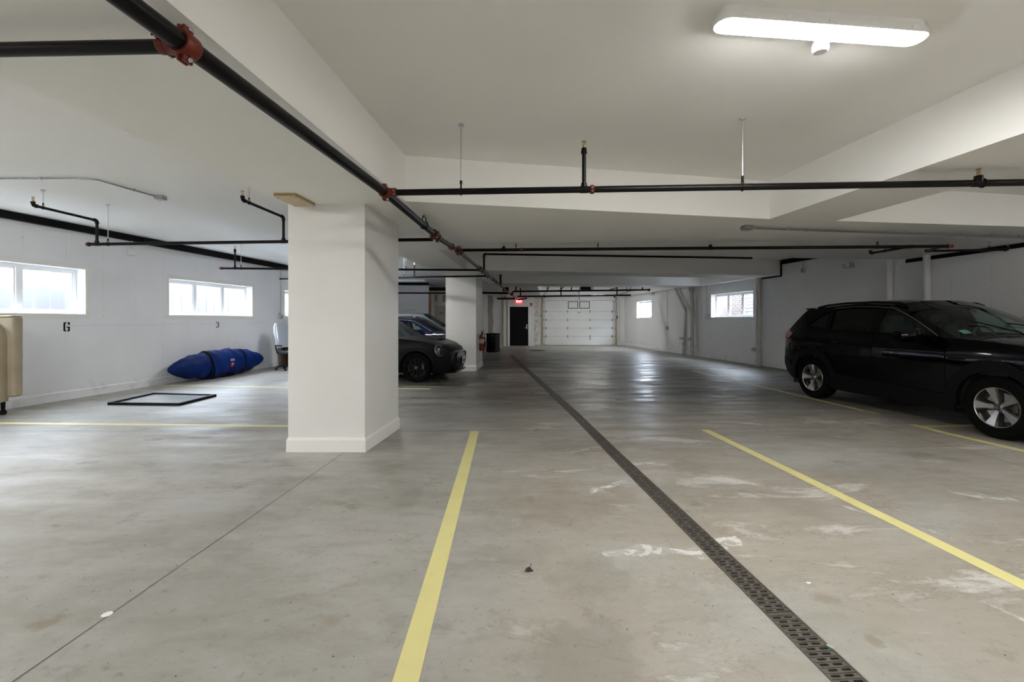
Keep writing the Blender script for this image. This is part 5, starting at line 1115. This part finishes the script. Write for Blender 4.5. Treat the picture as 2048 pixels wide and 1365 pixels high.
for cx in (.93, 3.62): patch('arch_cladding', ringpoly(cx, .355, .405, .525, .30), [], .022, M_CLAD, suv, rim=.06, res=.06)
patch('sill_cladding', [(1.36, .22), (3.19, .22), (3.19, .48), (2.46, .45), (1.36, .42)], [], .016, M_CLAD, suv, rim=.05)
patch('bumper_cladding', [(4.05, .30), (4.2, .33), (4.33, .42), (4.40, .55), (4.38, .66), (4.2, .60), (4.13, .5)], [], .012, M_CLAD, suv, rim=.04); patch('bumper_cladding', [(.5, .26), (.16, .24), (.07, .36), (.04, .5), (.3, .5), (.46, .45)], [], .012, M_CLAD, suv, rim=.04)
patch('tail_lamp', [(4.10, 1.10), (4.28, 1.155), (4.37, 1.095), (4.38, 1.0), (4.30, .99), (4.2, 1.02)], [], .014, M_TAIL, suv, rim=.03, res=.05); patch('headlamp', [(.06, .86), (.1, .93), (.5, .99), (.46, .90)], [], .012, M_LAMP, suv, rim=.02, res=.06)
for s in (1, -1):
    mb = MB(); q = [(1.56, 1.135), (1.70, 1.215), (1.92, 1.335), (2.12, 1.43), (2.32, 1.505), (2.6, 1.533), (3.0, 1.545), (3.38, 1.52)]; mb.tube([(x, s*(W_(x, z)+.004), z) for x, z in q], .008, 6); mb.build('window_trim', M_CHROME, suv, 60, local=True)
    mb = MB(); q = [(2.2, 1.535), (2.3, 1.575), (2.7, 1.607), (3.2, 1.61), (3.6, 1.585), (3.8, 1.55)]; mb.tube([(x, s*.615, z) for x, z in q], .017, 8); mb.build('roof_rail', M_CLAD, suv, 60, local=True)
    for x, z in ((2.28, .955), (3.02, .975)): y = W_(x, z); mb = MB(); mb.tube([(x-.11, s*(y-.004), z), (x-.09, s*(y+.032), z+.006), (x+.09, s*(y+.032), z+.008), (x+.11, s*(y-.004), z+.004)], .013, 8); mb.build('door_handle', M_PBLK, suv, 60, local=True)
    mirror(suv, W_, 1.76, 1.11, M_PBLK, s, 1.4)
    mb = MB(); mb.tube([(1.56, s*(W_(1.56, 1.05)*.9-.0), 1.15), (1.60, s*(W_(1.6, 1.1)-.01), 1.14)], .004, 6); mb.build('wiper_pivot', M_CLAD, suv, None, local=True)
patch('b_pillar_cover', [(2.435, 1.16), (2.53, 1.165), (2.53, 1.515), (2.455, 1.505)], [], .0, M_CLAD, suv); 
mb = MB(); mb.tube([(1.22, .15, 1.185), (1.45, .42, 1.30), (1.50, .50, 1.325)], .008, 6); mb.tube([(1.24, -.45, 1.18), (1.38, .0, 1.285), (1.40, .1, 1.295)], .008, 6); mb.build('wiper', M_CLAD, suv, 60, local=True)
mb = MB(); mb.rbox((2.12, 0, 1.50), (.05, .24, .075), .02); mb.cyl((2.1, 0, 1.53), (2.08, 0, 1.58), .015, n=8); mb.build('rear_view_mirror', M_CLAD, suv, 40, local=True)
mb = MB(); mb.add([(1.47, .62, 1.165), (1.47, .50, 1.175), (1.55, .50, 1.215), (1.55, .62, 1.205)], [(0, 1, 2, 3)]); mb.build('windshield_sticker', mat('pale_blue_sticker', (.35, .55, .62), .5), suv, None, local=True)
mb = MB(); mb.rbox((-.16, 0, .62), (.04, 1.1, .3), .02); mb.build('grille', M_CLAD, suv, 40, local=True)
mb = MB(); mb.rbox((4.05, 0, 1.535), (.22, 1.15, .03), .03); mb.build('spoiler', M_PBLK, suv, 40, local=True)
# --- matte black small hatchback between the columns
M_PMAT = mat('satin_black_paint', (.003, .003, .0032), .36, spec=.15)
K = dict(L=3.72, taper=(.85, .30, 3.2, .16), W=[(.15, .80), (.3, .83), (.5, .858), (.68, .862), (.8, .845), (.93, .80), (1.1, .70), (1.3, .60), (1.4, .54)],
  nose=[(.22, .17), (.12, .24), (.07, .40), (.08, .58), (.16, .70)], hood=[(.30, .78), (.55, .855), (.85, .90), (1.26, .94)], ws=[(1.42, 1.06), (1.6, 1.19), (1.77, 1.30)], roof=[(1.92, 1.36), (2.3, 1.395), (2.8, 1.385), (3.3, 1.345)], bl=[(3.42, 1.2), (3.54, 1.0)], tail=[(3.62, .92), (3.65, .7), (3.63, .45), (3.55, .25)], belt=[(1.26, .94), (1.6, .945), (2.4, .96), (3.54, 1.0)],
  fa=.79, ra=3.2, RA=.365, R=.318, sill=.2, doors=(1.29, 2.3, 2.31), wins=[[(1.46, .965), (2.25, .98), (2.25, 1.345), (2.0, 1.335), (1.7, 1.19)], [(2.33, .985), (3.3, 1.01), (3.2, 1.28), (2.33, 1.345)]], tintm=M_GLD, cdx=(-.12, -.10, -.20, -.14, .06, .1, .08), cdz=(0, .02, .045, .04, .04, 0, 0), tub=.60, rim=.235, tw=.2, style='ten', rimm=mat('gloss_black_alloy', (.004, .004, .004), .18, spec=.3), seat=2.05, dash=1.45, zf=.60)
hat, W2_, patch2 = car('small_hatchback', 'matte black small hatchback with round headlamps between the two columns', (-1.164, 10.43, 0), PI-.12, K, M_PMAT, M_GLC)
for cx in (.79, 3.2): patch2('arch_cladding', ringpoly(cx, .318, .36, .435, .22), [], .014, M_CLAD, hat, rim=.05, res=.05)
for s in (1, -1):
    mirror(hat, W2_, 1.5, .98, M_PMAT, s, .85)
    c = Vector((.335, s*(W2_(.335, .66)-.045), .665)); nrm = Vector((-.72, s*.62, .32)).normalized(); u = nrm.cross(Zv).normalized(); v = u.cross(nrm).normalized()
    el = lambda a, k, o: c+u*math.cos(a)*.105*k+v*math.sin(a)*.125*k+nrm*o
    mb = MB(); mb.tube([el(a, 1.0, .055) for a in np.linspace(0, 2*PI, 29)[:-1]], .011, 8, closed=True); hb = mb.build('headlamp_bezel', M_CHROME, hat, 60, local=True)
    mb = MB(); n = 24
    for k0, o0, k1, o1 in ((1.0, .03, 1.0, .055), (1.0, .055, .7, .085), (.7, .085, .0, .095)): mb.add([el(2*PI*i/n, k0, o0) for i in range(n)]+[el(2*PI*i/n, k1, o1) for i in range(n)], [(i, (i+1) % n, n+(i+1) % n, n+i) for i in range(n)])
    mb.build('headlamp', mat('smoked_lamp', (.03, .032, .035), .06, coat=1), hb, 50, local=True); mb = MB(); mb.ball(el(.4, .3, .085), .03, 12, 8); mb.build('projector', M_LAMP, hb, 60, local=True)
mb = MB(); mb.tube([(-.035+.05*abs(y)**2*4, y, z) for y, z in ((-.42, .40), (-.46, .5), (-.42, .585), (-.2, .62), (0, .63), (.2, .62), (.42, .585), (.46, .5), (.42, .40), (.2, .34), (0, .33), (-.2, .34))], .014, 8, closed=True); mb.build('grille_surround', M_BLACK, hat, 60, local=True)
mb = MB(); mb.tube([(-.05+.05*abs(y)**2*4, y, z) for y, z in ((-.44, .545), (-.40, .592), (-.2, .628), (0, .638), (.2, .628), (.40, .592), (.44, .545))], .008, 8); mb.build('grille_strip', M_CHROME, hat, 60, local=True)
mb = MB(); mb.add([(-.025+.2*abs(y)**2, y, z) for z in (.34, .48, .62) for y in (-.44, -.22, 0, .22, .44)], [(a*5+i, a*5+i+1, a*5+6+i, a*5+5+i) for a in range(2) for i in range(4)]); mb.build('grille', mat('gloss_black_grille', (.003, .003, .003), .15, spec=.2), hat, 60, local=True)
mb = MB(); mb.rbox((-.06, 0, .43), (.012, .31, .155), .01); pl = mb.build('licence_plate', mat('plate_white', (.62, .52, .5), .4), hat, 40, local=True); mb = MB()
for i in range(6): mb.box((-.0675, -.105+.042*i, .42), (.002, .022, .065))
mb.build('plate_characters', mat('plate_red', (.35, .06, .06), .5), pl, None, local=True)
mb = MB(); mb.rbox((.48, 0, .905), (.12, .42, .03), .03); mb.build('hood_scoop', M_PMAT, hat, 40, local=True); mb = MB(); mb.rbox((.425, 0, .91), (.02, .36, .018), .005); mb.build('scoop_opening', M_DARK, hat, None, local=True)
mb = MB(); mb.rbox((.10, 0, .20), (.2, 1.1, .05), .08); mb.build('front_splitter', mat('gloss_black_trim', (.003, .003, .003), .15, spec=.25), hat, 40, local=True)
# --- dark blue sedan and white crossover behind it
def gen(L, W, z, fa, ra, R, H, cow, nose0):
    b = z
    return dict(L=L, taper=(.9, .26, L-.7, .16), W=[(.15, W-.07), (.35, W-.04), (.6, W), (b-.05, W-.02), (b, W-.05), (b+.2, W-.15), (H-.12, W-.29), (H, W-.35)],
      nose=[(.2, .18), (.08, .3), (.05, .5), (.10, b-.32), (.18, b-.25)], hood=[(.35, b-.18), (.8, b-.08), (cow-.2, b-.01), (cow, b+.02)], ws=[(cow+.3, b+.19), (cow+.6, b+.37)], roof=[(cow+.8, H-.065), (cow+1.3, H-.03), (cow+1.9, H-.05), (cow+2.3, H-.11)], bl=[(cow+2.6, b+.25), (cow+2.85, b+.08)], tail=[(L-.2, b+.02), (L-.1, b-.1), (L-.08, .6), (L-.15, .35), (L-.3, .25)], belt=[(cow, b+.02), (cow+1.2, b+.03), (cow+2.0, b+.05), (cow+2.85, b+.08)],
      fa=fa, ra=ra, RA=R+.06, R=R, sill=.22, doors=(cow+.06, cow+1.05, cow+1.9), wins=[[(cow+.3, b+.06), (cow+1.0, b+.07), (cow+1.03, H-.12), (cow+.72, H-.17)], [(cow+1.1, b+.07), (cow+1.85, b+.085), (cow+1.9, H-.13), (cow+1.12, H-.115)], [(cow+1.97, b+.09), (cow+2.5, b+.13), (cow+2.25, H-.2), (cow+2.0, H-.15)]],
      tintm=M_GLD, cdx=(-.17, -.14, -.28, -.2, .08, .12, .08), cdz=(0, .02, .04, .05, .04, 0, 0), tub=W-.27, rim=R*.68, tw=.21, style='ten', rimm=M_RIMD, seat=cow+.8, dash=cow+.25, zf=H-.80)
M_PBLU = mat('dark_blue_paint', (.003, .006, .045), .18, spec=.3, coat=.6); M_PSIL = mat('pearl_white_paint', (.80, .82, .85), .25, coat=.6)
K = gen(4.6, .91, .93, .92, 3.6, .33, 1.42, 1.42, 0); sed, W3_, patch3 = car('blue_sedan', 'dark blue sedan parked behind the matte black hatchback', (-.98, 14.95, 0), PI, K, M_PBLU, M_GLC)
K = gen(4.65, .92, 1.03, .92, 3.62, .36, 1.60, 1.38, 0); cro, W4_, patch4 = car('white_crossover', 'pearl white crossover parked behind the dark blue sedan, mostly hidden', (-1.28, 18.0, 0), PI, K, M_PSIL, M_GLC)
for c_, w_, b, cow, H, pt in ((sed, W3_, .93, 1.42, 1.42, M_PBLU), (cro, W4_, 1.03, 1.38, 1.60, M_PSIL)):
    for s in (1, -1):
        mirror(c_, w_, cow+.38, b+.04, pt, s, .95); mb = MB(); mb.tube([(x, s*(w_(x, z)+.003), z) for x, z in ((cow+.1, b+.06), (cow+.3, b+.17), (cow+.6, b+.34), (cow+.8, H-.10), (cow+1.2, H-.075), (cow+1.9, H-.09), (cow+2.3, H-.16))], .009, 6); mb.build('window_trim', M_CHROME, c_, 60, local=True)
        mb = MB(); mb.rbox((.28, s*(w_(.28, b-.3)-.06), b-.30), (.3, .12, .1), .04); mb.build('headlamp', M_LAMP, c_, 40, local=True)
    mb = MB(); mb.rbox((-.10, 0, b-.42), (.05, 1.0, .2), .03); mb.build('grille', M_CLAD, c_, 40, local=True); mb = MB(); mb.rbox((.0, 0, .26), (.15, 1.3, .03), .05); mb.build('bumper_strip', M_CHROME, c_, 40, local=True)
